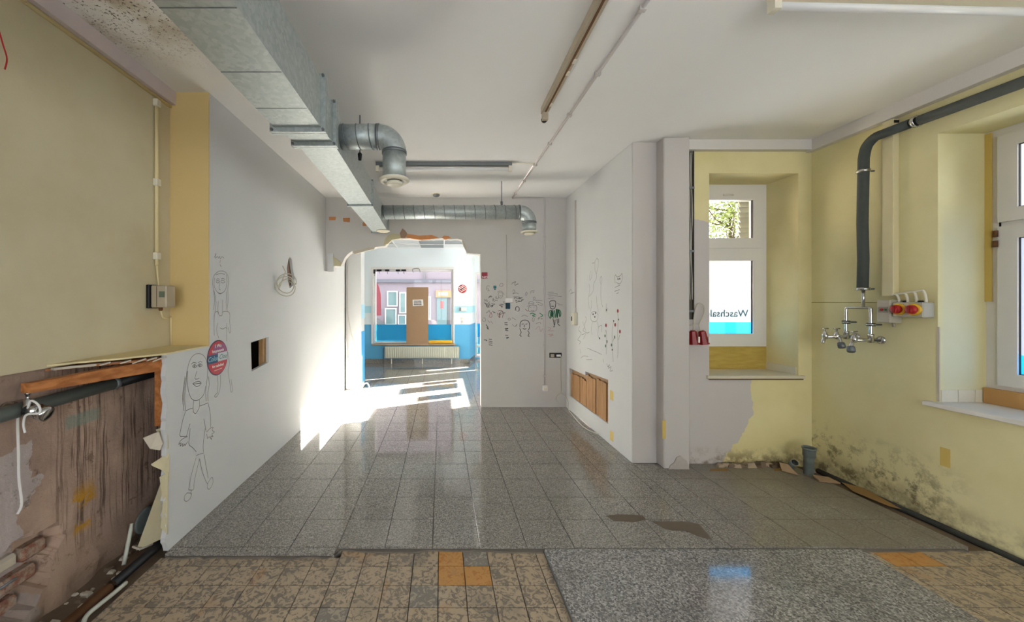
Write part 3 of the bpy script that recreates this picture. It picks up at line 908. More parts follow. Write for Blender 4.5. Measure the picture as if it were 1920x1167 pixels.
# board leaning in the window + note, yellow roll
cb = MB()
a, b = P(762, 643, 9.20), P(803, 643, 9.20)
top = P(762, 539, 9.24).z
cb.add([(a.x, 9.15, .492), (b.x, 9.15, .492), (b.x, 9.225, top), (a.x, 9.225, top), (a.x, 9.165, .492), (b.x, 9.165, .492), (b.x, 9.24, top), (a.x, 9.24, top)],
       [(0, 1, 2, 3), (7, 6, 5, 4), (0, 4, 5, 1), (1, 5, 6, 2), (2, 6, 7, 3), (3, 7, 4, 0)])
cb.build('cardboard_sheet', M_CARD, None, 'tall brown cardboard sheet leaning in the front room window', 'cardboard')
note = empty('paper_note', P(784, 574, 9.19), 'white paper note with three dark lines on the tall cardboard sheet', 'note')
nz_ = P(784, 568, 9.19).z
def noteplane(u, v): return Vector((u, 9.15 + (v - .492) / (top - .492) * .075 - .004, v))
MB().add([noteplane(x, z) for x, z in ((P(774, 0, 9.19).x, nz_ - .085), (P(794, 0, 9.19).x, nz_ - .075), (P(793, 0, 9.19).x, nz_ + .085), (P(773.5, 0, 9.19).x, nz_ + .075))], [(0, 1, 2, 3)]).build('sheet', M_PAPER, note, fix=False)
mb = MB()
random.seed(4)
for row, zc in enumerate((.038, -.006, -.05)):
    xx = P(776, 0, 9.19).x
    while xx < P(790, 0, 9.19).x:
        w = random.uniform(.012, .03)
        mb.add([Vector(noteplane(q[0], q[1])) - Vector((0, .0015, 0)) for q in ((xx, nz_ + zc - .012), (xx + w, nz_ + zc - .012), (xx + w, nz_ + zc + .014), (xx, nz_ + zc + .014))], [(0, 1, 2, 3)])
        xx += w + .005
mb.build('writing', M_INK, note, fix=False)
yr = P(803, 641, 9.2)
MB().lathe((P(803.5, 0, 9.2).x, 9.2, .49 + .048), (1, 0, 0), [(0, .02), (.004, .045), (.03, .048), (.55, .048), (.59, .044), (.60, .02)], 18).build('yellow_roll', M_YELP, None, 'yellow foil roll lying on the front window sill', 'roll')
# round striped sticker + intercom on the far pier
s_ = P(867, 542, 9.24)
stk = MB().lathe((s_.x, 9.236, s_.z), (0, 1, 0), [(0, .108), (.003, .108)], 28).build('round_sticker', plain('sticker_red', (196, 58, 56), .5), None, 'round red sticker with pale stripes on the front room pier', 'sticker')
for k in (-.05, -.01, .03, .065):
    L = math.sqrt(max(.1 ** 2 - k ** 2, 0)) * .85
    c, sn = math.cos(.5), math.sin(.5)
    MB().ribbon([(-L, k), (L, k)], .016, lambda u, v: Vector((s_.x + u * c - v * sn, 9.2345, s_.z + u * sn + v * c))).build('stripe', M_PAPER, stk, fix=False)
MB().ribbon([(-.045, 0), (.05, .01)], .022, lambda u, v: Vector((s_.x + u * c - v * sn, 9.233, s_.z + u * sn + v * c))).build('dark_mark', M_INK, stk, fix=False)
q = P(868, 580, 9.24)
it = MB().bev(q.x - .09, q.x + .09, 9.19, 9.24, q.z - .05, q.z + .05, .008).build('wall_intercom', M_PVC, None, 'white wall box on the blue band of the front pier', 'wall box')
MB().bev(q.x - .085, q.x - .05, 9.185, 9.192, q.z - .04, q.z + .04, .003).build('handset', M_GPIPE, it)
for k, (px, py) in enumerate(((866, 597), (867, 603))):
    q = P(px, py, 9.24)
    ms = MB().bev(q.x - .03, q.x + .03, 9.225, 9.24, q.z - .03, q.z + .03, .004).build('light_switch', M_PVC, None, ('upper', 'lower')[k] + ' small white switch under the front pier wall box', 'switch', 'switches on the front pier')
    MB().bev(q.x - .018, q.x + .018, 9.221, 9.226, q.z - .018, q.z + .018, .002).build('rocker', M_CREAM, ms)
# dark clips along the window head
for k, (px, w) in enumerate(((702, 4), (711, 9), (726, 8), (746, 8), (757, 9))):
    q = P(px, 508, 9.26)
    hh = .11 if k == 0 else .05
    c_ = MB().bev(q.x - w * .0066, q.x + w * .0066, 9.245, 9.275, 2.37 - hh, 2.37 - .004, .005).build('curtain_clip', M_BLACK, None,
        ('first', 'second', 'third', 'fourth', 'fifth')[k] + ' dark clip from the left along the front window head', 'clip', 'dark clips on the window head')
    MB().tube([(q.x, 9.26, 2.37 - hh), (q.x + .01, 9.26, 2.37 - hh - .06)], .008, 6).build('hook', M_GALVD, c_)
MB().tube(smooth_pts([P(775, 512, 9.21), P(774, 505, 9.21), P(785, 504, 9.21), P(788, 511, 9.21)], 4), .008, 6).build('wire_bracket', M_GALVD, None, 'thin bent wire bracket above the front window', 'bracket')

# ------------------------------------------------------------------ street outside
MB().box(-30, 30, 9.5, 40, -.5, -.3).build('pavement', plain('asphalt', (120, 118, 116), .9), None, 'grey street ground outside the front window', 'street')
fac = empty('opposite_house', (-1.2, 15.0, -.3), 'pale pink house front across the street', 'building')
M_FAC = plain('pink_render', (132, 122, 129), .85, 0, .06, 3)
MB().box(-9, 7.5, 15.0, 16.5, -.3, 8.0).build('wall', M_FAC, fac)
zb = P(0, 527, 15).z
MB().box(-9, 7.5, 14.86, 15.0, zb - .07, zb + .06).build('ledge', plain('grey_ledge', (100, 100, 108), .8), fac)
MB().box(P(795.5, 0, 15).x, P(796.5, 0, 15).x, 14.9, 15.0, zb, zb + .6).build('downpipe', M_GPIPE, fac)
MF_GL = plain('greenish_shop_glass', (104, 128, 128), .15, 0, .25, 3)
for px0, px1, py0, py1 in ((726, 746, 546, 575), (722, 744, 578, 610), (749, 762, 548, 588), (746, 762, 590, 610), (802, 808, 556, 600)):
    a, b = P(px0, py1, 15), P(px1, py0, 15)
    w_ = frame(MB(), a.x, b.x, a.z, b.z, .05, FY, 14.93, 15.0).build('window', plain('street_frame_white', (186, 188, 184), .5), fac)
    MB().box(a.x + .04, b.x - .04, 14.96, 14.99, a.z + .04, b.z - .04).build('pane', MF_GL, w_)
a, b = P(819, 612, 15), P(838, 558, 15)
d_ = MB().box(a.x, b.x, 14.93, 15.0, -.3, b.z).build('door', plain('grey_green_door', (104, 128, 130), .5), fac)
MB().box(a.x + .14, a.x + .28, 14.92, 14.93, b.z - .45, b.z - .15).build('poster', plain('dull_red_poster', (160, 90, 90), .7), d_)
a, b = P(838.5, 612, 15), P(844, 558, 15)
MB().box(a.x, b.x, 14.95, 15.0, -.3, b.z).build('door_side', plain('dark_side_panel', (84, 84, 84), .6), fac)
a, b = P(817, 558, 15), P(846, 545, 15)
sg = MB().box(a.x, b.x, 14.86, 15.0, a.z, b.z).build('shop_sign', plain('orange_sign', (178, 122, 80), .6), fac)
mb = MB(); xx = a.x + .1
random.seed(9)
while xx < b.x - .12:
    mb.box(xx, xx + .035, 14.852, 14.86, a.z + .08, b.z - .07); xx += random.choice((.05, .06, .07))
mb.build('sign_lettering', M_PAPER, sg)
pf = [P(px, py, 12.5) for px, py in ((703, 530), (707, 531), (711, 539), (714, 552), (715, 592), (704, 592))]
fl = empty('beach_flag', (pf[0].x, 12.5, -.3), 'red curved banner flag standing on the street', 'flag')
MB().prism([(p.x, p.z) for p in pf], FY, 12.49, 12.505).build('cloth', plain('flag_red', (122, 52, 60), .8), fl)
MB().tube([(pf[0].x, 12.52, -.3), (pf[0].x, 12.52, pf[0].z)], .02, 6).build('pole', M_GALVD, fl)
MB().lathe((pf[0].x, 12.5, -.3), (0, 0, 1), [(0, .2), (.06, .18), (.1, .05)], 12).build('foot', M_GPIPE, fl)
car = MB()
for a_ in ((703, 722, 594, 612),):
    p0, p1 = P(703, 622, 13.5), P(723, 594, 13.5)
car.prism([(-5.0, -.16), (p1.x, -.16), (p1.x, p0.z - .3), (p1.x - .05, p0.z + .15), (p1.x - .35, p1.z - .1), (p1.x - .6, p1.z), (-4.6, p1.z), (-5.0, p0.z)], FY, 13.0, 14.2)
car = car.build('parked_car', plain('dark_car', (92, 90, 92), .3), None, 'dark parked car edge at the left of the front window', 'car')
for xw in (-4.5, p1.x - .45): MB().lathe((xw, 12.98, .0), (0, 1, 0), [(0, .1), (0, .3), (.2, .3)], 18).build('wheel', M_BLACK, car)
# building added to block the sun; tree beyond the alcove window
nb = empty('sun_blocking_building', (10.5, 5.7, -.3), 'grey building added to block the sun from the right-hand window', 'building')
MB().box(9.0, 13, 3.4, 8.0, -.3, 9).build('wall', plain('grey_render', (196, 194, 190), .9), nb)
shut = empty('louvred_shutter', (3.36, 4.3, 2.1), 'grey louvred shutter outside the upper alcove pane', 'shutter')
for k in range(14):
    z = 2.05 + k * .06
    MB().add([(3.47, 4.25, z), (3.9, 4.25, z), (3.9, 4.28, z + .075), (3.47, 4.28, z + .075), (3.47, 4.256, z), (3.9, 4.256, z), (3.9, 4.286, z + .075), (3.47, 4.286, z + .075)], [(0, 1, 2, 3), (7, 6, 5, 4), (0, 4, 5, 1), (1, 5, 6, 2), (2, 6, 7, 3), (3, 7, 4, 0)]).build('slat', plain('shutter_grey', (128, 130, 128), .5), shut)
MB().box(3.88, 3.93, 3.861, 4.30, 2.0, 2.92).build('side_frame', M_GPIPE, shut)
random.seed(12)
TX, TY = 15.0, 19.0
tr = empty('street_tree', (TX, TY, -.3), 'leafy green tree outside the upper alcove pane', 'tree')
tm = MB().tube([(TX, TY, -.295), (TX - .05, TY, 2.5), (TX + .1, TY, 5.5), (TX, TY + .1, 8)], [.24, .2, .15, .05], 8)
for k in range(18):
    z = random.uniform(3, 7); an = random.uniform(0, 6.28); L = random.uniform(1.0, 2.3)
    tm.tube([(TX, TY, z), (TX + math.cos(an) * L * .6, TY + math.sin(an) * L * .6, z + .3), (TX + math.cos(an) * L, TY + math.sin(an) * L, z + .9)], [.06, .04, .015], 5)
tm.build('trunk', plain('bark', (74, 62, 50), .9), tr)
lf = MB()
for k in range(6500):
    v = Vector((random.gauss(0, 1), random.gauss(0, 1), random.gauss(0, 1))); v.normalize()
    c = Vector((TX, TY, 6.2)) + Vector((v.x * 2.6, v.y * 2.2, v.z * 3.0)) * random.random() ** .5
    a = Vector((random.uniform(-1, 1), random.uniform(-1, 1), random.uniform(-1, 1))).normalized() * random.uniform(.07, .13)
    b = a.orthogonal().normalized() * .05
    lf.add([c - a, c + b, c + a, c - b], [(0, 1, 2, 3)])
lf.build('foliage', plain('leaf_green', (136, 148, 78), .6, 0, .5, 6), tr, kind='stuff', fix=False)

# ------------------------------------------------------------------ yellow room windows
YG = 3.88
wa = frame(MB(), 2.50, 3.43, 1.06, 2.795, .08, FY, 3.845, 3.90)
wa.prism([(2.57, 2.07), (3.35, 2.07), (3.35, 2.15), (2.57, 2.15)], FY, 3.845, 3.90)
wa = wa.build('window_3', M_PVC, kind='structure')
sa = frame(MB(), 2.56, 3.365, 2.11, 2.72, .105, FY, 3.825, 3.88).build('sash', M_PVC, wa)
MB().box(2.66, 3.262, 3.852, 3.858, 2.21, 2.62).build('pane', M_GLASS, sa)
MB().tube([(2.93, 3.80, 2.66), (2.98, 3.795, 2.665), (3.03, 3.80, 2.66)], .008, 6).build('latch', M_PVC, sa)
sb = frame(MB(), 2.56, 3.365, 1.11, 2.085, .105, FY, 3.825, 3.88).build('sash', M_PVC, wa)
MB().py(2.66, 3.262, 3.852, 1.335, 1.985).build('frosted_pane', M_FROST, sb)
MB().py(2.66, 3.262, 3.852, 1.21, 1.335).build('blue_pane', M_BLUEF, sb)
M_SIGNT = plain('teal_lettering', (96, 150, 172), .6)
text_mesh('Waschsalon', .105, lambda u, v: Vector((3.225 - u, 3.848, 1.392 + v)), 'window_lettering', M_SIGNT, sb, .0015, 0, 'LEFT')
MB().box(3.255, 3.262, 3.838, 3.85, 1.21, 1.985).build('rubber_seal', M_BLACK, sb)
MB().box(3.255, 3.262, 3.838, 3.85, 2.21, 2.62).build('rubber_seal', M_BLACK, sa)
MB().box(2.56, 3.408, 3.84, 3.87, .845, 1.08).build('apron_board', mk_wood('ochre_board', (176, 150, 74), (190, 164, 88), (6, 6, 30)), wa)
MB().bev(2.53, 3.46, 3.475, 3.85, .815, .845, .004).build('window_sill', plain('sill_cream', (214, 206, 184), .5), wa)
MB().box(2.55, 3.44, 3.478, 3.50, .806, .815).build('broken_edge', plain('brown_edge', (110, 80, 56), .8), wa)
MB().box(3.405, 3.412, 3.52, 3.84, .846, .92).build('reveal_tile', M_CREAM, wa)

wr = frame(MB(), 1.22, 2.64, .93, 2.78, .10, FX, 3.885, 3.93)
wr.prism([(1.3, 2.07), (2.55, 2.07), (2.55, 2.11), (1.3, 2.11)], FX, 3.885, 3.93)
wr = wr.build('window_4', M_PVC, kind='structure')
def rsash(y0, y1, z0, z1):
    s = frame(MB(), y0, y1, z0, z1, .088, FX, 3.865, 3.915).build('sash', M_PVC, wr)
    return s
su = rsash(1.30, 2.545, 2.10, 2.70)
MB().box(3.888, 3.894, 1.385, 2.46, 2.185, 2.615).build('pane', M_GLASS, su)
frame(MB(), 1.385, 2.462, 2.185, 2.615, .008, FX, 3.878, 3.888).build('rubber_seal', M_BLACK, su)
sl = rsash(1.30, 2.545, .97, 2.07)
MB().pxx(3.89, 1.385, 2.46, 1.19, 1.985).build('frosted_pane', M_FROST, sl)
MB().pxx(3.89, 1.385, 2.46, 1.055, 1.19).build('blue_pane', M_BLUEF, sl)
frame(MB(), 1.385, 2.462, 1.055, 1.985, .008, FX, 3.878, 3.888).build('rubber_seal', M_BLACK, sl)
for z in (2.0, 1.93): MB().tube([(3.86, 2.55, z), (3.86, 2.55, z + .045)], .012, 8).build('hinge', M_RUST, sl)
MB().bev(3.49, 3.92, 1.20, 2.66, .80, .832, .004).build('window_sill', plain('sill_white', (222, 218, 212), .45), wr)
MB().box(3.85, 3.935, 1.22, 2.60, .833, .94).build('apron_board', plain('orange_brown_board', (196, 150, 92), .6), wr)
for k in range(3): MB().box(3.56 + .12 * k, 3.675 + .12 * k if k < 2 else 3.85, 2.604, 2.612, .834, .92).build('reveal_tile', M_CREAM, wr)
MB().box(3.872, 3.884, 2.578, 2.609, 1.55, 2.74).build('foam_strip', M_TAPE, wr)
wq = frame(MB(), -1.18, .58, .85, 2.73, .07, FX, 3.85, 3.92).build('window_5_added', M_PVC, kind='structure')  # unseen window added so sun bounces off the rear left wall
MB().box(3.885, 3.89, -1.12, .52, .91, 2.67).build('pane', M_GLASS, wq)
ws = frame(MB(), -1.7, 3.3, .4, 2.9, .07, FY, -3.14, -3.06)  # unseen glazing added to bring daylight in from behind
for x in (-.05, 1.62): ws.prism([(x, .47), (x + .07, .47), (x + .07, 2.83), (x, 2.83)], FY, -3.14, -3.06)
ws = ws.build('window_6_added', M_PVC, kind='structure')
for a, b in ((-1.63, -.05), (.02, 1.62), (1.69, 3.23)): MB().box(a, b, -3.103, -3.097, .47, 2.83).build('pane', M_GLASS, ws)

# ------------------------------------------------------------------ ventilation duct
dz0, dz1 = 2.56, 2.80
vd = empty('ventilation_duct', (-.9, 3.0, dz0), 'galvanised ventilation duct with two round branches under the ceiling', 'air duct')
def loft(a, b):                 # a, b: (y, xl, xr, z0, z1)
    vs = []
    for y, xl, xr, z0, z1 in (a, b): vs += [(xl, y, z0), (xr, y, z0), (xr, y, z1), (xl, y, z1)]
    return MB().add(vs, [(0, 1, 2, 3), (7, 6, 5, 4), (0, 4, 5, 1), (1, 5, 6, 2), (2, 6, 7, 3), (3, 7, 4, 0)])
S0 = (-1.0, -.965, -.70, 2.555, 2.84)
S1 = (2.13, -.965, -.695, 2.555, 2.84)
S2 = (2.33, -.925, -.69, dz0, dz1)
S3 = (3.81, -.962, -.727, dz0, dz1)
S4 = (5.30, -1.0, -.775, dz0, dz1)
loft(S0, S1).build('duct_section', M_GALV, vd)
loft(S1, S2).build('duct_reducer', M_GALV, vd)
loft(S2, S3).build('duct_section', M_GALV, vd)
loft(S3, S4).build('duct_section', M_GALV, vd)
def flange(s, w=.026, t=.022):
    y, xl, xr, z0, z1 = s
    f_ = MB()
    for a in ((xl - w, xr + w, z0 - w, z0), (xl - w, xr + w, z1, z1 + w), (xl - w, xl, z0, z1), (xr, xr + w, z0, z1)):
        f_.box(a[0], a[1], y - t, y - .002, a[2], a[3]); f_.box(a[0], a[1], y + .002, y + t, a[2], a[3])
    fo = f_.build('flange', M_GALV, vd)
    for cx_, cz in ((xl - w / 2, z0 - w / 2), (xr + w / 2, z0 - w / 2), (xr + w / 2, z1 + w / 2)):
        MB().lathe((cx_, y - t - .012, cz), (0, 1, 0), [(0, .008), (.01, .009), (2 * t + .024, .009)], 6, False).build('corner_bolt', M_GALVD, fo)
flange(S1); flange(S2); flange(S3, .018, .015)
flange((5.29, -1.0, -.775, dz0, dz1), .015, .012)
flange((.55, -.965, -.698, 2.555, 2.84))
for y in (.9, 1.25, 1.6, 1.9):                       # cross creases of the near section
    MB().box(-.965, -.70, y - .0015, y + .0015, 2.5535, 2.556).build('crease', M_GALVD, vd)

def arc(cx_, cz, y, R, a0, a1, n=10):
    return [(cx_ + R * math.cos(a0 + (a1 - a0) * k / n), y, cz + R * math.sin(a0 + (a1 - a0) * k / n)) for k in range(n + 1)]
def branch(y, xa, xb, zc, r_, zend, R, seams, rod):
    # horizontal spiral pipe
    sp = MB().tube([(xa, y, zc), (xb - R, y, zc)], r_, 24).build('spiral_pipe', M_GALV, vd)
    for k in range(seams):                           # helical seam turns
        x = xa + .04 + (xb - R - xa - .08) * k / max(seams - 1, 1)
        MB().tube([(x + .05 * th / 6.283, y + (r_ + .001) * math.sin(th), zc - (r_ + .001) * math.cos(th)) for th in [6.283 * q / 24 - 3.14 for q in range(25)]], .0035, 5).build('seam', M_GALVD, sp)
    el = MB().tube(arc(xb - R, zc - R, y, R, math.pi / 2, 0, 12), r_ * 1.0, 24).build('pipe_elbow', M_GALV, vd)
    MB().lathe((xb - R - .01, y, zc), (1, 0, 0), [(0, r_ + .003), (.02, r_ + .004)], 24).build('collar', M_GALVD, el)
    MB().lathe((xb, y, zc - R + .01), (0, 0, -1), [(0, r_ + .003), (.02, r_ + .004)], 24).build('collar', M_GALVD, el)
    MB().tube([(xb, y, zc - R), (xb, y, zend)], r_ * .98, 24).build('drop_pipe', M_GALV, vd)
    va = MB().lathe((xb, y, zend + .012), (0, 0, -1), [(0, r_ * .9), (0, r_ + .022), (.012, r_ + .022), (.02, r_ + .006), (.02, r_ - .012), (.008, r_ - .016)], 28).build('valve_ring', M_CREAM, vd)
    MB().lathe((xb, y, zend - .002), (0, 0, -1), [(0, .012), (.004, r_ - .03), (.022, r_ - .022), (.03, r_ - .035), (.032, .005)], 28).build('valve_disc', M_CREAM, va)
branch(2.53, -.69, -.327, 2.69, .082, 2.385, .11, 3, None)
branch(4.64, -.757, 1.110, 2.685, .088, 2.43, .13, 14, None)
v0 = MB().lathe((-.83, 5.19, dz0), (0, 0, -1), [(0, .085), (0, .095), (.012, .095), (.02, .075), (.01, .065)], 28).build('valve_ring', M_CREAM, vd)
MB().lathe((-.83, 5.19, dz0 - .006), (0, 0, -1), [(0, .01), (.004, .05), (.014, .055), (.02, .01)], 24).build('valve_disc', M_CREAM, v0)
def rod(x, y, z):
    o = MB().tube([(x, y, z), (x, y, CEIL + .005)], .005, 6).build('hanger_rod', M_GALVD, vd)
    MB().lathe((x, y, z - .01), (0, 0, 1), [(0, .012), (.05, .018), (.06, .012)], 10).build('hanger_nut', M_BLACK if y < 4 else M_GALVD, o)
rod(.762, 4.64, 2.775); rod(-.67, 3.0, 2.72); rod(-1.02, 3.0, 2.72)

# ------------------------------------------------------------------ lamps, conduit on the ceiling
def tube_lamp(p0, p1, name, label, with_tube=True, old=False, hm=None):
    p0, p1 = Vector(p0), Vector(p1)
    d = (p1 - p0); L = d.length; d.normalize(); s = Vector((-d.y, d.x, 0))
    e = empty(name, (p0 + p1) / 2, label, 'ceiling lamp')
    def ob(a0, a1, s0, s1, z0, z1):
        vs = [p0 + d * a + s * b + Vector((0, 0, z)) for z in (z0, z1) for b in (s0, s1) for a in (a0, a1)]
        return MB().add(vs, [(0, 2, 3, 1), (4, 5, 7, 6), (0, 1, 5, 4), (2, 6, 7, 3), (0, 4, 6, 2), (1, 3, 7, 5)])
    hm = hm or (M_BATTEN if old else M_GALVD)
    ob(0, L, -.025, .025, -.04, 0).build('housing', hm, e)
    if old:
        ob(.02, L - .02, -.034, -.026, -.052, -.004).build('side_lip', M_BATTEN, e)
        ob(.0, L, -.006, .006, -.044, -.04).build('centre_groove', M_RUST, e)
        for a in (.12, .5, .62, L - .2): ob(a, a + .035, .004, .022, -.047, -.04).build('clip', M_CREAM, e)
    for a in (.0, L - .035):
        ob(a, a + .035, -.022, .022, -.10, -.035).build('lamp_holder', M_BATTEN if old else M_CREAM, e)
    if old:
        MB().lathe(p0 - d * .012 + Vector((0, 0, -.085)), d, [(0, .014), (0, .024), (.02, .024)], 14).build('end_socket', M_BLACK, e)
    if with_tube:
        MB().tube([p0 + d * .036 + Vector((0, 0, -.075)), p1 - d * .036 + Vector((0, 0, -.075))], .018, 14).build('fluorescent_tube', M_LAMP, e)
    return e
tube_lamp((-.72, 4.02, CEIL), (.77, 4.02, CEIL), 'fluorescent_lamp', 'long fluorescent tube lamp across the ceiling behind the round duct elbow')
tube_lamp((.815, 2.90, CEIL), (.795, 1.36, CEIL), 'fluorescent_batten', 'empty aged lamp batten running along the ceiling without its tube', False, True)
tube_lamp((1.62, 1.80, CEIL), (3.12, 1.84, CEIL), 'fluorescent_lamp', 'white fluorescent tube lamp at the top right picture edge', hm=M_CREAM)
cd = empty('cable_conduit', (1.04, 5.3, 0.6), 'thin pale conduit along the ceiling and down the back wall to the socket', 'conduit')
XC = P(1021, 0, YB).x
MB().tube([(1.04, .2, CEIL - .012), (1.035, 5.34, CEIL - .012)], .011, 8).build('ceiling_run', M_COLUMN, cd)
for k in range(9): MB().box(1.02, 1.056, .8 + k * .54, .825 + k * .54, CEIL - .026, CEIL).build('saddle', M_COLUMN, cd)
MB().tube(smooth_pts([(1.035, YB - .012, CEIL - .015), (XC - .06, YB - .012, CEIL - .016), (XC, YB - .012, CEIL - .06), (XC, YB - .012, 2.6)], 5) + [(XC, YB - .012, .33)], .010, 8).build('wall_run', M_COLUMN, cd)
for z in (2.5, 1.9, 1.35, .9, .45): MB().box(XC - .018, XC + .018, YB - .026, YB, z, z + .02).build('saddle', M_COLUMN, cd)
MB().tube([(.77, 4.02, CEIL - .006), (1.035, 4.02, CEIL - .006)], .005, 6).build('lamp_cable', M_CREAM, cd)
so_ = MB().bev(XC - .035, XC + .035, YB - .045, YB, .245, .33, .006).build('wall_socket', M_PVC, None, 'white socket low on the back wall under the conduit', 'socket')
MB().lathe((XC, YB - .046, .288), (0, 1, 0), [(0, .012), (.0, .024), (.006, .024)], 16).build('socket_face', M_CREAM, so_)
dt = P(818, 374, 5.25)
dd = MB().lathe((dt.x, 5.2, CEIL), (0, 0, -1), [(0, .05), (.02, .05), (.035, .035), (.036, .002)], 20).build('smoke_detector', M_GALVD, None, 'small round detector on the ceiling before the opening', 'detector')
MB().lathe((dt.x, 5.2, CEIL), (0, 0, -1), [(0, .062), (.008, .06)], 20).build('base', M_CREAM, dd)

# ------------------------------------------------------------------ back wall fittings
q = P(951, 567, YB)
sw = empty('light_switch', (q.x, YB - .02, q.z - .06), 'white switch with dark plate on the back wall under a cable', 'switch')
MB().bev(P(947, 0, YB).x, P(961, 0, YB).x, YB - .02, YB, CAMZ - .015, CAMZ + .053, .004).build('plate', M_PVC, sw)
MB().bev(P(948, 0, YB).x, P(956, 0, YB).x, YB - .024, YB, CAMZ - .105, CAMZ - .016, .003).build('dark_plate', M_TEALI, sw)
MB().tube([(P(949.5, 0, YB).x, YB - .007, 2.53), (P(949.5, 0, YB).x, YB - .007, CAMZ + .05)], .006, 6).build('cable', M_COLUMN, sw)
q = P(909, 517, YB)
rs = MB().box(P(903, 0, YB).x, P(914, 0, YB).x, YB - .004, YB, P(0, 523, YB).z, P(0, 511, YB).z).build('red_notice', plain('notice_red', (150, 38, 56), .5), None, 'small dark red notice reading NO beside the opening', 'notice')
text_mesh('NO', .05, lambda u, v: Vector((q.x + u, YB - .006, q.z - .042 + v)), 'lettering', M_PAPER, rs, .001)
q = P(1041, 666, YB)
jb = empty('junction_recess', (q.x, YB, q.z - .04), 'open dark junction box recess in the back wall corner', 'junction box')
MB().box(P(1030, 0, YB).x, P(1053, 0, YB).x, YB - .004, YB + .003, P(0, 671, YB).z, P(0, 662, YB).z).build('recess', M_BLACK, jb)
MB().bev(P(1032, 0, YB).x, P(1039, 0, YB).x, YB - .012, YB, P(0, 670, YB).z, P(0, 664, YB).z, .003).build('terminal', M_BATTEN, jb)
MB().bev(P(1043, 0, YB).x, P(1051, 0, YB).x, YB - .014, YB, P(0, 669, YB).z, P(0, 665, YB).z, .003).build('connector', M_PAPER, jb)
MB().tube(smooth_pts([P(1052, 668, YB - .01), P(1052, 700, YB - .01), P(1053, 730, YB - .01), P(1051, 738, YB - .02), P(1045, 742, YB - .05), P(1043, 750, YB - .05), P(1047, 753, YB - .05)], 5), .006, 6).build('loose_cable', M_CABLE, None, 'loose cable curling down the back wall corner', 'cable')
MB().tube(smooth_pts([P(1053, 738, YB - .02), P(1060, 742, 5.2), P(1065, 755, 5.1), P(1066, 768, 5.0), P(1073, 778, 4.8), (1.74, 4.55, .012), (1.77, 4.35, .012), (1.80, 4.2, .03)], 5), .006, 6).build('loose_cable', M_CABLE, None, 'grey cable looping from the corner over the floor edge', 'cable')
# right white wall switch
a = PXP(1080, 598, XW)
s2 = empty('wall_switch', (XW, a.y, a.z - .06), 'cream switch box with cable on the white wall beside the flower drawings', 'switch')
MB().bev(XW - .05, XW, a.y - .06, a.y + .05, a.z - .085, a.z + .085, .006).build('box', M_CREAM, s2)
MB().box(XW - .052, XW - .05, a.y + .01, a.y + .04, a.z - .03, a.z + .03).build('label_mark', M_INK, s2)
MB().box(XW - .018, XW, a.y - .01, a.y + .012, a.z + .085, CEIL - .15).build('trunking', M_COLUMN, s2)

# ------------------------------------------------------------------ left wall fittings
q = PXP(290, 340, XLY)
lc = empty('surface_conduit', (XLY, q.y, 1.7), 'thin painted conduit down the left yellow wall to the switch box', 'conduit')
MB().tube([(XLY + .014, q.y, 2.95), (XLY + .014, q.y, 1.80)], .012, 8).build('tube', M_LEDGE, lc)
for z in (2.90, 2.35, 1.84): MB().bev(XLY, XLY + .032, q.y - .02, q.y + .02, z, z + .05, .004).build('clip', M_CREAM, lc)
MB().tube([(XLY + .014, q.y, 1.80), (XLY + .02, q.y + .01, 1.655)], .006, 6).build('cable', M_LEDGE, lc)
ib = empty('isolator_switch', (XLY, 2.53, 1.5), 'aged beige switch box mounted on the left yellow wall', 'switch box')
MB().bev(XLY - .002, XLY + .02, 2.455, 2.56, 1.505, 1.665, .004).build('back_plate', M_BLACK, ib)
MB().bev(XLY + .02, XLY + .125, 2.47, 2.56, 1.51, 1.66, .006).build('box', M_BATTEN, ib)
MB().box(XLY + .08, XLY + .115, 2.466, 2.47, 1.58, 1.62).build('label_plate', plain('green_label', (96, 110, 92), .5), ib)
MB().box(XLY + .062, XLY + .0635, 2.467, 2.47, 1.515, 1.655).build('cover_joint', M_RUST, ib)
MB().lathe((XLY + .05, 2.52, 1.512), (0, 0, -1), [(0, .012), (.02, .012), (.025, .007)], 8).build('gland', M_RUST, ib)
MB().tube(smooth_pts([(XLY + .05, 2.52, 1.49), (XLY + .05, 2.54, 1.44), (XLY + .03, 2.62, 1.43), (XLY + .012, 2.665, 1.44), (XLY + .012, 2.668, 1.40)], 5) + [(XLY + .012, 2.668, 1.225)], .005, 6).build('tail_cable', M_LEDGE, ib)
MB().tube(smooth_pts([PXP(-4, 50, -1.97), PXP(6, 85, -1.96), PXP(13, 110, -1.95), PXP(9, 130, -1.95)], 5), .003, 6).build('red_wire', M_RED, None, 'thin red wire hanging on the upper left yellow wall', 'wire')
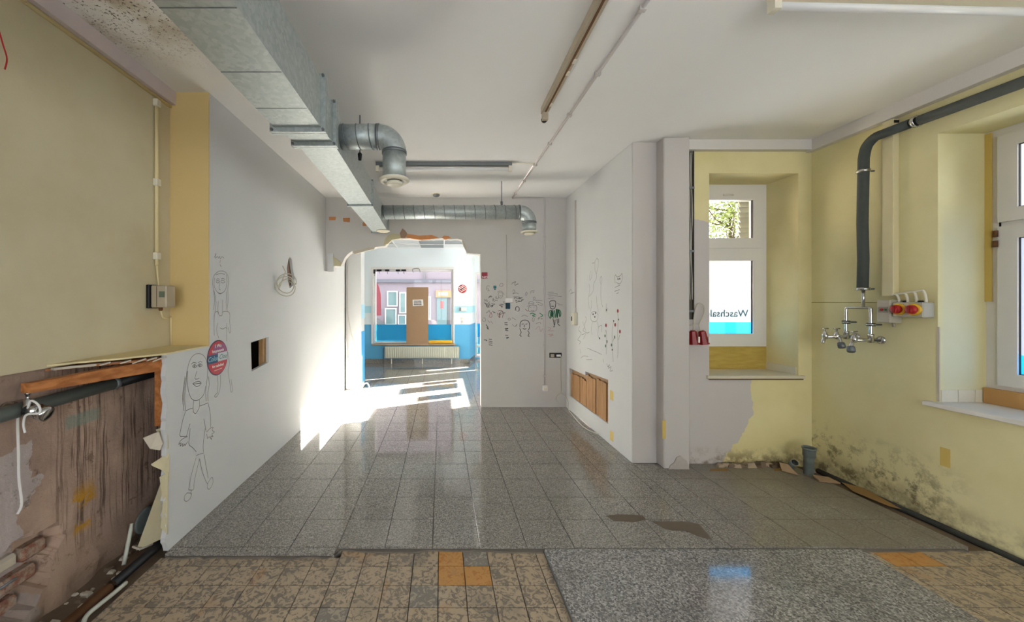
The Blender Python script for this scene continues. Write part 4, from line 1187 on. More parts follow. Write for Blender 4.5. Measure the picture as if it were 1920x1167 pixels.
# grey pipe, valve and strap in the cavity
gp = empty('waste_pipe', (-1.98, 1.6, .95), 'grey plastic pipe running through the torn wall cavity', 'pipe')
MB().tube([(-1.985, .3, 1.0), (-1.985, 2.22, 1.055)], .034, 16).build('pipe', M_GPIPE, gp)
MB().tube([(-1.985, 2.20, 1.054), (-1.985, 3.1, 1.075)], .033, 16).build('pipe', M_BLACK, gp)
MB().lathe((-1.985, 2.205, 1.054), (0, 1, .03), [(0, .036), (.02, .038), (.03, .036)], 16).build('collar', M_GALVD, gp)
vt = empty('water_valve', (-1.93, 1.75, .98), 'chrome water valve on the grey pipe with a white strap', 'tap')
c = P(52, 770, 1.72)
MB().lathe((XOLD + .01, c.y, c.z), (1, 0, 0), [(0, .042), (.015, .042), (.03, .022), (.10, .022), (.10, .03), (.15, .03)], 14).build('body', M_CHROME, vt)
MB().lathe((c.x, c.y, c.z), (0, 0, 1), [(-.02, .022), (.02, .022), (.03, .014), (.05, .014), (.055, .007), (.075, .007), (.075, .011), (.085, .010)], 14).build('spindle', M_CHROME, vt)
MB().lathe((c.x + .01, c.y + .005, c.z), (.7, .15, -.25), [(0, .02), (.03, .022), (.035, .034), (.07, .036), (.072, .024)], 16).build('outlet', M_CHROME, vt)
def strap(pts, w, th, mat, name, par=None, label=None, cat=None):
    mb = MB()
    pts = smooth_pts(pts, 5)
    for i in range(len(pts) - 1):
        a, b = pts[i], pts[i + 1]
        mb.add([a + Vector((-w, 0, 0)), a + Vector((w, 0, 0)), b + Vector((w, 0, 0)), b + Vector((-w, 0, 0)), a + Vector((-w, th, 0)), a + Vector((w, th, 0)), b + Vector((w, th, 0)), b + Vector((-w, th, 0))],
               [(0, 1, 2, 3), (7, 6, 5, 4), (0, 3, 7, 4), (1, 5, 6, 2)])
    return mb.build(name, mat, par, label, cat)
strap([P(44, 772, 1.72), P(33, 780, 1.72), P(34, 850, 1.73), P(35, 900, 1.74), P(40, 945, 1.75), P(32, 965, 1.75)], .006, .003, M_PAPER, 'cloth_strap', None, 'long white cloth strap hanging from the chrome valve', 'strap')
MB().tube(smooth_pts([P(52, 768, 1.70), P(58, 752, 1.69), P(72, 760, 1.69), P(74, 775, 1.69), P(50, 778, 1.69), P(44, 795, 1.70), P(47, 812, 1.70)], 5), .005, 6).build('strap_loop', M_PAPER, vt)
# foot of the old wall
bp = empty('heating_pipe', (-1.80, 2.0, -.03), 'black and rusty pipe lying along the foot of the left wall', 'pipe')
MB().tube([(-1.80, 1.98, .0), (-1.80, 2.95, .0)], .026, 14).build('pipe', M_BLACK, bp)
MB().tube([(-1.80, .2, .0), (-1.80, 2.0, .0)], .026, 14).build('pipe', M_RUST, bp)
ho = empty('white_hose', (-1.85, 2.1, -.04), 'greyish white plastic hose crossing the rusty floor pipe', 'hose')
MB().tube(smooth_pts([P(247, 982, 2.28), P(244, 1000, 2.26), P(238, 1030, 2.24), P(232, 1060, 2.2)], 4), [.009] * 3 + [.011] * 10, 10).build('upright_piece', plain('hose_grey_white', (196, 198, 186), .5), ho)
MB().tube(smooth_pts([(-1.75, 2.03, -.01), (-1.748, 1.95, -.005), (-1.75, 1.87, 0.0), (-1.745, 1.80, .005), (-1.71, 1.74, .0), (-1.62, 1.60, -.005)], 5), .011, 10).build('floor_piece', plain('hose_grey_white', (196, 198, 186), .5), ho)
MB().tube([P(-10, 1112, 1.66), P(32, 1083, 1.72)], .006, 8).build('iron_rod', M_GALVD, None, 'thin metal rod sticking out of the broken brick hole', 'rod')
MB().lathe(PXP(270, 975, -2.025), (1, -.1, 0), [(0, .06), (.015, .085), (.02, .07)], 18).build('round_grate', M_GPIPE, None, 'grey round grate half hidden in the wall cavity', 'grate')
random.seed(31)
def chunk(c, s, mat, label, cat, group):
    c = Vector(c); mb = MB()
    vs = []
    for (dx, dy, dz) in [(x, y, z) for z in (0, 1) for y in (-1, 1) for x in (-1, 1)]:
        k = .75 if dz else 1
        vs.append(c + Vector((dx * s[0] * k * random.uniform(.6, 1), dy * s[1] * k * random.uniform(.6, 1), dz * s[2] * random.uniform(.6, 1))))
    mb.add(vs, [(0, 2, 3, 1), (4, 5, 7, 6), (0, 1, 5, 4), (2, 6, 7, 3), (0, 4, 6, 2), (1, 3, 7, 5)])
    return mb.build('rubble_chunk', mat, None, label, cat, group)
for k in range(22):
    y = random.uniform(1.66, 2.35); x = random.uniform(-2.0, -1.86)
    s = random.uniform(.006, .02)
    chunk((x, y, -.05), (s * 1.4, s, s), random.choice((M_PLAST, M_PLAST, M_DIRT)), 'small plaster crumb on the bare floor by the left wall foot', 'rubble', 'plaster crumbs by the left wall')
for k in range(18):
    x = 2.62 + (3.45 - 2.62) * k / 17 + random.uniform(-.02, .02)
    s = random.uniform(.015, .04)
    chunk((x, 3.46 - random.uniform(0, .04), 0 if x < 3.30 else -.05), (s * 1.5, s, s * 1.2), random.choice((plain('dusty_plaster', (168, 150, 128), .9), M_DIRT, plain('dark_rubble', (96, 80, 62), .9))), 'broken plaster lump along the alcove wall foot', 'rubble', 'rubble along the alcove wall')
# cable coil on the left wall
cc = P(548, 525, 4.13)
cyc, czc = 3.80, 1.735
mb_pts = []
for k in range(60):
    th = k / 60 * 2.6 * 6.283
    R = .082 + .014 * math.sin(k * .21)
    mb_pts.append((-1.605 + .9 * R * math.cos(th) + .006 * math.sin(k * .5), cyc + .6 * R * math.cos(th) + .012 * math.sin(k * .13), czc + R * 1.15 * math.sin(th) - .03 * k / 60))
mb_pts = [(XL - .03, 4.10, 1.80), (XL + .03, 4.02, 1.77), (-1.58, 3.88, 1.745)] + mb_pts + [(-1.62, 3.80, 1.86), (-1.65, 3.80, 1.92)]
MB().tube(mb_pts, .0055, 7).build('cable_coil', M_CABLE, None, 'coil of cream cable hanging from the torn hole in the white wall', 'cable')
sk = PXP(637, 706, XL)
w_ = MB().bev(XL, XL + .035, 6.02, 6.12, .30, .40, .006).build('wall_socket', M_PVC, None, 'white socket low on the sunlit left wall', 'socket')
MB().lathe((XL + .036, 6.07, .35), (-1, 0, 0), [(0, .01), (0, .026), (.006, .026)], 14).build('socket_face', M_GPIPE, w_)
MB().tube(smooth_pts([(XL + .02, 6.43, .9), (XL + .05, 6.46, .3), (XL + .1, 6.45, .015), (-1.5, 6.44, .015), (-1.42, 6.46, .02), (-1.38, 6.5, .08), (-1.32, 6.5, .10), (-1.28, 6.5, .03)], 5), .008, 7).build('floor_cable', M_PAPER, None, 'white cable looping around the foot of the pilaster', 'cable')
MB().tube(smooth_pts([(-1.66, 6.47, 2.2), (-1.665, 6.47, 1.5), (-1.62, 6.472, 1.1), (-1.54, 6.472, .75), (-1.55, 6.472, .66), (-1.60, 6.472, .60), (-1.66, 6.47, .56)], 6), .004, 6).build('thin_cable', M_CABLE, None, 'thin slack cable hanging down the pilaster face', 'cable')

# oval sticker
oc = PXP(408, 671, XL)
ov = empty('oval_sticker', (XL, oc.y, oc.z - .14), 'oval red and blue advertising sticker on the near left white wall', 'sticker')
def L2(u, v): return Vector((XL + .003, oc.y + u, oc.z + v))
ea, eb = .126, .134
ell = lambda k, n=40, g=1.0: (ea * g * math.cos(6.2832 * k / n), eb * g * math.sin(6.2832 * k / n))
MB().add([Vector((XL + .0015, oc.y + ell(k)[0], oc.z + ell(k)[1])) for k in range(40)] + [Vector((XL, oc.y + ell(k)[0], oc.z + ell(k)[1])) for k in range(40)], [tuple(range(40))] + [(k, (k + 1) % 40, 40 + (k + 1) % 40, 40 + k) for k in range(40)]).build('rim', plain('sticker_navy', (72, 52, 86), .4), ov)
def estrip(name, v0, v1, mat, off, u0=-1, u1=1, g=.95):
    a, b = ea * g, eb * g
    n = 16
    up = []
    dn = []
    for k in range(n + 1):
        v = v0 + (v1 - v0) * k / n
        w = a * math.sqrt(max(0, 1 - (v / b) ** 2))
        up.append((max(-w, u0 * a), v)); dn.append((min(w, u1 * a), v))
    vs = [Vector((XL + off, oc.y + u, oc.z + v)) for u, v in up] + [Vector((XL + off, oc.y + u, oc.z + v)) for u, v in dn]
    MB().add(vs, [(k, k + 1, n + 2 + k, n + 1 + k) for k in range(n)]).build(name, mat, ov, fix=False)
estrip('red_field', -eb * .95, eb * .95, plain('sticker_crimson', (190, 48, 58), .4), .0022)
estrip('purple_field', .03, .10, plain('sticker_purple', (158, 78, 128), .4), .0026, -.45, 1)
estrip('blue_band', -.035, .03, plain('sticker_blue', (30, 82, 120), .4), .003, -1, -.02)
estrip('pale_band', -.03, .035, plain('sticker_pale', (204, 212, 214), .4), .003, 0, 1)
def stx(body, size, u, v, mat, bold=.0008, shear=0):
    text_mesh(body, size, lambda a, b: Vector((XL + .0042, oc.y + u + a, oc.z + v + b)), 'lettering', mat, ov, bold, shear)
stx('1 Wo', .036, 0, .078, M_PAPER); stx('hauptwasch', .031, 0, .044, M_PAPER)
stx('Color', .052, -.062, -.018, plain('sticker_sky', (150, 200, 220), .5), .0005, .3); stx('Clou', .05, .06, -.014, plain('sticker_teal', (70, 110, 118), .5), .0003, .3)
stx('bin makellos!', .027, 0, -.068, M_PAPER)
MB().ribbon([(-.05, -.092), (.05, -.088)], .003, lambda u, v: Vector((XL + .004, oc.y + u, oc.z + v))).build('underline', M_PAPER, ov, fix=False)

# ------------------------------------------------------------------ drawings on the walls
def Lp(px, py):
    p = PXP(px, py, XL); return (p.y, p.z)
def Rp(px, py):
    p = PXP(px, py, XW); return (p.y, p.z)
def Bp(px, py):
    p = P(px, py, YB); return (p.x, p.z)
LF = lambda u, v: Vector((XL + .0012, u, v))
RF = lambda u, v: Vector((XW - .0012, u, v))
BF = lambda u, v: Vector((u, YB - .0012, v))
def drawing(name, strokes, proj, fn, w, mat, parent, label=None, sm=True):
    mb = MB()
    for s in strokes:
        pts = [Vector(proj(*p)) for p in s]
        if sm and len(pts) > 2: pts = smooth_pts(pts, 4)
        mb.ribbon(pts, w, fn)
    return mb.build(name, mat, parent, label, fix=False)

# image coordinates of two crops (scale 3.893): x = 320 + u/3.893, y = y0 + v/3.893
def c1(pts, y0): return [(320 + u / 3.893, y0 + v / 3.893) for u, v in pts]
woman = [c1(s, 650) for s in (
    [(110, 470), (100, 380), (112, 260), (118, 180), (140, 100), (170, 62), (205, 52), (240, 68), (262, 110), (268, 180), (262, 260), (255, 330), (258, 400)],
    [(122, 180), (120, 260), (130, 330), (150, 380), (180, 395), (210, 385), (240, 350), (255, 290)],
    [(96, 470), (86, 380), (92, 300), (104, 220)], [(88, 420), (95, 330), (108, 230)], [(275, 220), (280, 280), (270, 340), (272, 400)],
    [(150, 130), (165, 118), (188, 122)], [(198, 120), (215, 110), (228, 116)],
    [(158, 145), (172, 132), (188, 145), (172, 156), (158, 145)], [(196, 138), (212, 126), (230, 138), (212, 148), (196, 138)], [(168, 144), (174, 140), (176, 146), (170, 148), (168, 144)], [(208, 136), (214, 132), (216, 139), (209, 141), (208, 136)],
    [(190, 180), (176, 232), (192, 238), (206, 232)], [(160, 272), (176, 262), (190, 258), (205, 255), (222, 268), (205, 288), (185, 292), (160, 272)], [(162, 274), (190, 272), (220, 268)],
    [(166, 396), (162, 440), (164, 475)], [(208, 385), (208, 440), (190, 480), (176, 490), (162, 475)], [(110, 470), (135, 458), (158, 452)], [(212, 435), (240, 425), (272, 412)],
    [(108, 475), (92, 520), (76, 590), (66, 650), (90, 656), (118, 655)], [(140, 565), (126, 610), (114, 655)], [(272, 412), (286, 480), (290, 540), (290, 590)], [(240, 530), (250, 580), (258, 620)],
    [(140, 600), (136, 660), (132, 715), (160, 740), (185, 768)], [(250, 600), (242, 660), (236, 720), (238, 770)],
    [(120, 660), (95, 670), (70, 690), (58, 715), (75, 705), (68, 728), (88, 710), (86, 730), (102, 712), (104, 724), (122, 695)],
    [(262, 625), (285, 600), (308, 590), (302, 612), (318, 625), (300, 640), (308, 658), (292, 655), (298, 680), (280, 660), (268, 672), (262, 640)],
    [(185, 800), (205, 788), (240, 778)], [(185, 812), (165, 880), (145, 960), (130, 1045)], [(208, 825), (185, 920), (170, 1000), (165, 1045), (130, 1048)], [(210, 820), (225, 900), (250, 970), (268, 1005)], [(242, 790), (255, 860), (272, 960)],
    [(150, 1050), (148, 1075), (152, 1080)], [(120, 1070), (102, 1090), (98, 1120), (115, 1132), (140, 1110), (150, 1075), (120, 1070)], [(268, 1005), (290, 965), (305, 960), (306, 1000), (285, 1040), (268, 1036), (268, 1005)])]
drawing('wall_drawing', woman, Lp, LF, .0042, M_PENCIL, wallw, 'pencil drawing of a long-haired woman in a dress')
girl = [c1(s, 460) for s in (
    [(318, 90), (330, 60), (325, 95), (340, 82), (348, 95), (358, 82), (362, 100), (374, 84), (388, 95)], [(362, 110), (358, 130)], [(358, 140), (368, 158), (362, 145)],
    [(316, 340), (306, 290), (310, 235), (335, 200), (365, 188), (395, 195), (415, 220), (422, 270), (416, 320)], [(320, 240), (316, 290), (330, 330), (352, 350), (378, 348), (400, 320), (410, 270), (405, 215)],
    [(330, 215), (360, 208), (395, 212)], [(330, 262), (345, 258), (356, 266), (342, 276), (330, 268)], [(365, 262), (380, 256), (394, 268), (378, 276), (365, 268)], [(330, 250), (345, 245), (355, 250)], [(366, 248), (380, 243), (395, 250)],
    [(358, 275), (352, 320), (362, 326)], [(342, 346), (360, 356), (378, 346)], [(312, 330), (320, 400), (312, 470)], [(318, 340), (330, 420), (322, 490)], [(416, 320), (418, 400), (410, 470)], [(408, 340), (404, 420), (412, 480)],
    [(346, 410), (344, 470), (346, 505)], [(378, 400), (378, 470), (376, 500)], [(318, 515), (325, 490), (346, 488), (355, 515), (375, 510), (380, 488), (410, 484), (430, 500), (430, 560), (436, 630)],
    [(318, 515), (315, 590), (318, 660)], [(342, 570), (334, 620), (350, 680)], [(408, 570), (408, 640), (408, 700)], [(358, 605), (380, 612), (400, 602), (412, 612)], [(420, 600), (428, 640), (438, 632)],
    [(415, 780), (428, 860), (418, 920), (430, 1000), (438, 1068), (450, 1060), (440, 980)], [(338, 950), (345, 1010), (340, 1080)], [(362, 950), (362, 1020), (350, 1080), (330, 1110), (320, 1100), (340, 1078)])]
drawing('wall_drawing', girl, Lp, LF, .0042, M_PENCIL, wallw, 'pencil drawing of a standing girl with a scrawled name')
# graffiti on the back wall; crop scale 7.294: x = 890 + u/7.294, y = 500 + v/7.294
def c2(pts): return [(890 + u / 7.294, 500 + v / 7.294) for u, v in pts]
def scrib(cx_, cy_, w, h, n, seed):
    rr = random.Random(seed)
    return [(cx_ + rr.uniform(-w, w) , cy_ + rr.uniform(-h, h)) for k in range(n)]
bk = [c2(s) for s in (
    [(555, 600), (560, 560), (580, 548), (605, 560), (610, 590), (595, 615), (575, 605), (570, 580)], [(640, 690), (660, 672), (690, 668), (725, 690)],
    [(735, 570), (740, 610), (790, 620), (840, 600), (850, 560), (835, 535), (800, 528), (760, 530), (735, 570)], [(720, 545), (790, 525), (845, 535)], [(738, 515), (745, 490), (770, 482), (800, 490), (808, 510), (780, 505), (738, 515)], [(770, 600), (790, 608), (810, 598)], [(760, 565), (770, 558)], [(805, 560), (818, 552)],
    [(800, 470), (805, 420), (830, 430), (820, 460), (870, 462), (925, 468)], [(840, 490), (870, 490), (925, 515), (910, 535), (860, 515)], [(1005, 355), (1080, 352)], [(1000, 378), (1120, 372), (1130, 385)], [(1010, 405), (1090, 400), (1150, 410), (1190, 412)], [(1005, 438), (1085, 432)], [(1120, 500), (1160, 512)], [(1140, 525), (1205, 525)],
    [(340, 260), (350, 240), (375, 230), (388, 245), (380, 268), (355, 275), (340, 260)], [(165, 320), (160, 285), (180, 262), (205, 270)], [(170, 300), (190, 310), (180, 335), (205, 330)], [(320, 390), (330, 360), (365, 355), (385, 385), (370, 425), (340, 430), (320, 390)], [(310, 350), (345, 335), (375, 345), (405, 385)], [(340, 395), (355, 405), (362, 395)],
    [(520, 340), (535, 318), (550, 340), (520, 375), (560, 362), (600, 372)], [(530, 415), (600, 415)], [(690, 395), (705, 350), (718, 370), (700, 405)], [(760, 370), (775, 335), (820, 325)], [(780, 350), (810, 345), (800, 360)],
    [(500, 245), (560, 210), (545, 250), (600, 235), (550, 262)], [(510, 222), (560, 205)], [(800, 690), (785, 735), (808, 750), (820, 705)], [(860, 715), (890, 710), (878, 695), (870, 725)], [(905, 705), (925, 715), (910, 722)], [(840, 780), (890, 765), (905, 785)],
    [(455, 720), (470, 705), (490, 720), (470, 735), (455, 720)], [(510, 700), (540, 715), (560, 730)], [(515, 790), (545, 820), (580, 790), (560, 825)], [(110, 705), (140, 705), (148, 745), (115, 750), (105, 725)], [(180, 740), (210, 770)], [(220, 745), (245, 780)])]
for k in range(16):
    bk.append(c2(scrib(random.Random(k).uniform(110, 420), random.Random(k + 50).uniform(400, 640), 28, 22, 6, k + 100)))
for k in range(8):
    bk.append(c2(scrib(random.Random(k + 7).uniform(540, 720), random.Random(k + 80).uniform(420, 500), 30, 18, 6, k + 300)))
drawing('wall_drawing', bk, Bp, BF, .0058, M_PENCIL, wallb, 'cluster of small pencil doodles on the back wall')
inkS = [c2(s) for s in (
    [(620, 830), (622, 780), (640, 748), (680, 732), (720, 740), (745, 770), (750, 830), (735, 870)], [(618, 850), (635, 900), (618, 940), (640, 955)], [(725, 880), (745, 910), (730, 950), (748, 955)], [(660, 850), (685, 856), (705, 850)], [(645, 790), (670, 785)], [(695, 790), (718, 785)], [(680, 800), (676, 830)],
    [(555, 600), (562, 562), (585, 550), (608, 568), (604, 610)], [(1022, 490), (1045, 470), (1085, 468), (1108, 488), (1100, 560), (1070, 580), (1035, 565), (1028, 500)], [(1050, 545), (1080, 545)],
    [(408, 772), (445, 770)], [(412, 795), (450, 800)], [(415, 850), (455, 848), (420, 870), (455, 880)], [(420, 940), (455, 942)], [(430, 968), (465, 972), (435, 985)],
    [(195, 995), (232, 1000)], [(192, 1020), (240, 1030)], [(192, 1045), (240, 1050)], [(195, 1070), (240, 1080)], [(130, 1005), (165, 1008), (160, 1018)], [(155, 795), (180, 830), (185, 860)], [(165, 830), (180, 855)],
    [(1070, 715), (1080, 760), (1090, 820), (1075, 822)], [(1100, 730), (1095, 800)], [(1125, 720), (1140, 790), (1165, 805)], [(1150, 715), (1150, 770)], [(340, 535), (375, 545), (370, 560)], [(215, 540), (250, 535), (230, 555)])]
drawing('wall_drawing', inkS, Bp, BF, .0085, M_INK, wallb, 'black ink faces and dashes on the back wall')
gre = [c2(s) for s in ([(1020, 610), (1010, 660), (1035, 710), (1050, 640), (1045, 600), (1020, 610)], [(1060, 595), (1065, 690), (1090, 600), (1100, 700), (1120, 590), (1130, 700), (1140, 590), (1165, 690)], [(1030, 620), (1045, 700), (1060, 610), (1075, 705)], [(1110, 585), (1165, 600), (1180, 650), (1165, 690)], [(1115, 590), (1125, 690), (1150, 600), (1160, 680)], [(760, 650), (790, 640), (830, 660), (790, 670), (830, 690)], [(890, 640), (930, 670), (900, 690)])]
drawing('wall_drawing', gre, Bp, BF, .012, M_GREEN, wallb, 'green crayon jacket of a small standing figure')
red_ = [c2(s) for s in ([(200, 680), (225, 630), (235, 690), (195, 690)], [(320, 610), (360, 600), (390, 630), (380, 700)], [(310, 640), (335, 700), (340, 650)], [(350, 640), (345, 700)], [(690, 580), (720, 610), (735, 600)])]
drawing('wall_drawing', red_, Bp, BF, .006, M_ROSE, wallb, 'red crayon doodles on the back wall')
pk_ = [c2(s) for s in ([(830, 860), (880, 820), (900, 890), (930, 850)], [(1005, 830), (1040, 850), (1010, 880), (1080, 880)], [(1010, 930), (1070, 925), (1030, 950), (1075, 940)])]
drawing('wall_drawing', pk_, Bp, BF, .008, M_PINKI, wallb, 'faint pink scribbles on the back wall')
drawing('wall_drawing', [c2([(262, 272), (292, 272)]), c2([(262, 290), (292, 290)]), c2([(270, 310), (284, 310)])], Bp, BF, .018, plain('turquoise_ink', (30, 110, 116), .7), wallb, 'small turquoise mark on the back wall', False)
# right white wall; crop scale 5.557: x = 1060 + u/5.557, y = 470 + v/5.557
def c3(pts): return [(1060 + u / 5.557, 470 + v / 5.557) for u, v in pts]
rab = [c3(s) for s in (
    [(325, 250), (310, 200), (308, 130), (325, 88), (345, 100), (342, 170), (325, 240), (325, 290), (295, 350), (290, 420), (250, 480)], [(280, 132), (300, 130), (302, 118)], [(265, 215), (255, 270), (258, 320)], [(280, 220), (275, 270), (262, 310)],
    [(375, 265), (362, 300), (372, 355), (384, 300), (375, 265)], [(372, 360), (372, 500), (390, 590)], [(250, 350), (255, 420), (240, 500), (250, 610)], [(270, 520), (275, 560), (262, 640)], [(325, 480), (330, 560), (345, 640)],
    [(262, 690), (272, 650), (300, 636), (330, 650), (342, 690), (325, 735), (295, 742), (270, 725), (262, 690)], [(285, 740), (270, 820), (280, 880)], [(330, 740), (345, 800), (340, 880), (360, 930)], [(345, 800), (380, 780), (375, 850)],
    [(230, 1020), (260, 1030), (290, 1045), (330, 1060), (380, 1085)], [(165, 1120), (190, 1100), (240, 1105)], [(220, 1140), (280, 1135)], [(210, 690), (220, 720), (200, 780), (215, 840)], [(180, 740), (200, 800), (185, 830), (225, 860), (250, 850)], [(170, 880), (210, 870), (190, 920)])]
drawing('wall_drawing', rab, Rp, RF, .005, M_PENCIL, wallr, 'pencil drawing of a long-eared animal on the white wall')
flo = [c3(s) for s in ([(545, 650), (552, 720), (545, 860), (550, 1000), (545, 1120)], [(505, 735), (490, 830), (490, 1000), (500, 1160)], [(425, 830), (430, 900), (428, 1080)], [(568, 880), (555, 930)], [(515, 900), (495, 950)], [(430, 870), (420, 830)], [(430, 985), (438, 935)],
    [(520, 340), (515, 280), (525, 255), (540, 275), (575, 262), (590, 240), (595, 290), (580, 335), (555, 348), (535, 330)], [(520, 385), (570, 360)], [(515, 425), (565, 408)], [(535, 450), (555, 440)], [(395, 1130), (398, 1165)], [(150, 790), (140, 830), (165, 860), (150, 900), (130, 930), (160, 950), (145, 975)], [(155, 1030), (160, 1070)], [(40, 430), (60, 405), (70, 440), (95, 435), (55, 450)], [(80, 520), (82, 600)], [(430, 555), (425, 640), (438, 600)])]
drawing('wall_drawing', flo, Rp, RF, .006, M_PENCIL, wallr, 'pencil flower stems and a small cat face')
def blob(name, centers, proj, fn, rx, ry, mat, parent, label=None):
    mb = MB()
    for cx_, cy_ in centers:
        mb.add([fn(*proj(cx_ + rx * math.cos(6.2832 * k / 10), cy_ + ry * math.sin(6.2832 * k / 10))) for k in range(10)], [tuple(range(10))])
    mb.build(name, mat, parent, label, fix=False)
blob('wall_drawing', [c3([p])[0] for p in ((548, 630), (520, 775), (570, 845), (425, 780))], Rp, RF, 1.7, 3.6, plain('flower_red', (150, 62, 66), .8), wallr, 'red flower heads on the white wall')
blob('wall_drawing', [c3([p])[0] for p in ((415, 890), (435, 950), (420, 995), (515, 903), (482, 985))], Rp, RF, 1.2, 3.0, plain('leaf_crayon', (96, 120, 104), .8), wallr, 'green flower leaves on the white wall')
blob('wall_drawing', [c3([p])[0] for p in ((290, 665), (316, 652), (308, 692), (358, 915), (550, 298), (568, 295), (430, 620), (490, 1035), (505, 735), (555, 720))], Rp, RF, 1.0, 1.8, M_INK, wallr, 'black dots of the animal and cat drawings')
tx = [[(1131, 806), (1136, 812)], ]
kz = [(1138, 682), (1140, 688), (1143, 684), (1141, 691), (1146, 688), (1144, 696), (1149, 695)]
drawing('wall_drawing', [kz], Rp, RF, .006, M_PENCIL, wallr, 'small scrawl above the slatted hole')

# ------------------------------------------------------------------ right side fittings
ct = empty('cable_trough', (2.37, 3.48, 1.37), 'dark open cable trough beside the white column', 'cable trough')
MB().box(2.345, 2.392, 3.485, 3.499, 1.38, 2.98).build('back', plain('trough_grey', (84, 78, 70), .7), ct)
MB().box(2.389, 2.393, 3.465, 3.499, 1.38, 2.98).build('side', plain('trough_grey', (84, 78, 70), .7), ct)
for k in range(4):
    MB().tube(smooth_pts([(2.352 + .009 * k + .006 * math.sin(j * 1.7 + k), 3.478, 2.97 - j * .2) for j in range(8)], 4), .004, 6).build('wire', M_CABLE if k % 2 else M_GALVD, ct)
for z in (2.62, 2.02, 1.45): MB().box(2.344, 2.394, 3.462, 3.486, z, z + .02).build('clamp', M_GALVD, ct)
hc = empty('hanging_cable_loop', (2.42, 3.46, 1.2), 'bent cable loop holding two red plugs beside the alcove window', 'cable')
MB().tube(smooth_pts([P(1300, 622, 3.44), P(1301, 600, 3.45), P(1304, 580, 3.46), P(1310, 570, 3.46), P(1318, 572, 3.46), P(1321, 582, 3.46), P(1317, 596, 3.45), P(1311, 608, 3.44), P(1314, 622, 3.43)], 5), .006, 8).build('loop', M_CABLE, hc)
MB().tube(smooth_pts([P(1293, 610, 3.44), P(1303, 609, 3.44), P(1312, 609, 3.44)], 4), .004, 6).build('tie', M_CABLE, hc)
for k, (px, tl) in enumerate(((1299, -.004), (1316, .012))):
    t0, t1 = P(px, 620, 3.43), P(px + (2 if k == 0 else 4), 646, 3.43)
    rp = MB().lathe(t0, (t1 - t0), [(0, .018), (.01, .03), (.05, .034), (.105, .044), (.13, .046), (.132, .03)], 8, False).build('red_plug', M_DRED, None,
        ('left', 'right')[k] + ' dark red power plug hanging by the column', 'plug', 'red plugs on the cable loop')
    MB().bev(t1.x + .008, t1.x + .022, t1.y - .052, t1.y - .040, t1.z + .02, t1.z + .075, .002).build('white_label', M_PAPER, rp)
# insulated pipe
XPI = 3.455
ip = empty('insulated_pipe', (XPI, 3.0, 1.64), 'black foam insulated water pipe along the right wall and down to the taps', 'pipe')
bend = smooth_pts([(XPI, 2.86, 2.865), (XPI, 2.92, 2.86), (XPI, 2.975, 2.81), (XPI, 2.995, 2.72)], 6)
MB().tube([(XPI + .0, .4, 2.83), (XPI, 2.64, 2.862)], .035, 16).build('foam_sleeve', M_DARK, ip)
MB().tube([(XPI, 2.69, 2.864)] + bend + [(XPI, 3.004, 2.2), (XPI, 2.998, 1.9), (XPI, 3.003, 1.65)], .034, 16).build('foam_sleeve', M_DARK, ip)
MB().tube([(XPI, 2.6, 2.862), (XPI, 2.72, 2.864)], .028, 12).build('bare_pipe', M_BLACK, ip)
for (y, z, ax) in ((2.665, 2.862, (0, 1, 0)), (2.997, 2.62, (0, 0, 1)), (2.998, 1.655, (0, 0, 1))):
    cl = MB().lathe(Vector((XPI, y, z)) - Vector(ax) * .012, ax, [(0, .036), (0, .042), (.022, .042), (.022, .036)], 18).build('pipe_clamp', M_CHROME, ip)
    MB().tube([(XPI + .04, y, z), (XR - .003, y - .005, z)], .007, 6).build('clamp_bolt', M_GALVD, cl)
tp = empty('tap_manifold', (XPI, 3.03, 1.2), 'chrome pipe fork with wall taps under the insulated pipe', 'tap')
zt = 1.50
MB().tube([(XPI, 2.998, 1.66), (XPI, 2.998, zt)], .011, 10).build('feed_pipe', M_CHROME, tp)
MB().tube(smooth_pts([(XPI, 3.125, 1.27), (XPI, 3.125, 1.47), (XPI, 3.12, 1.495), (XPI, 3.095, zt), (XPI, 2.975, zt), (XPI, 2.95, 1.495), (XPI, 2.945, 1.47), (XPI, 2.945, 1.26)], 6), .011, 10).build('fork_pipe', M_CHROME, tp)
for y, z in ((3.125, 1.375), (2.945, 1.365)):
    cl = MB().lathe((XPI, y, z - .012), (0, 0, 1), [(0, .016), (0, .026), (.024, .026), (.024, .016)], 14).build('pipe_clip', M_BLACK, tp)
    MB().lathe((XPI, y, z - .006), (0, 0, 1), [(0, .028), (.012, .028)], 14).build('clip_band', M_CHROME, cl)
    MB().tube([(XPI + .02, y, z), (XR, y, z)], .007, 6).build('clip_bolt', M_GALVD, cl)
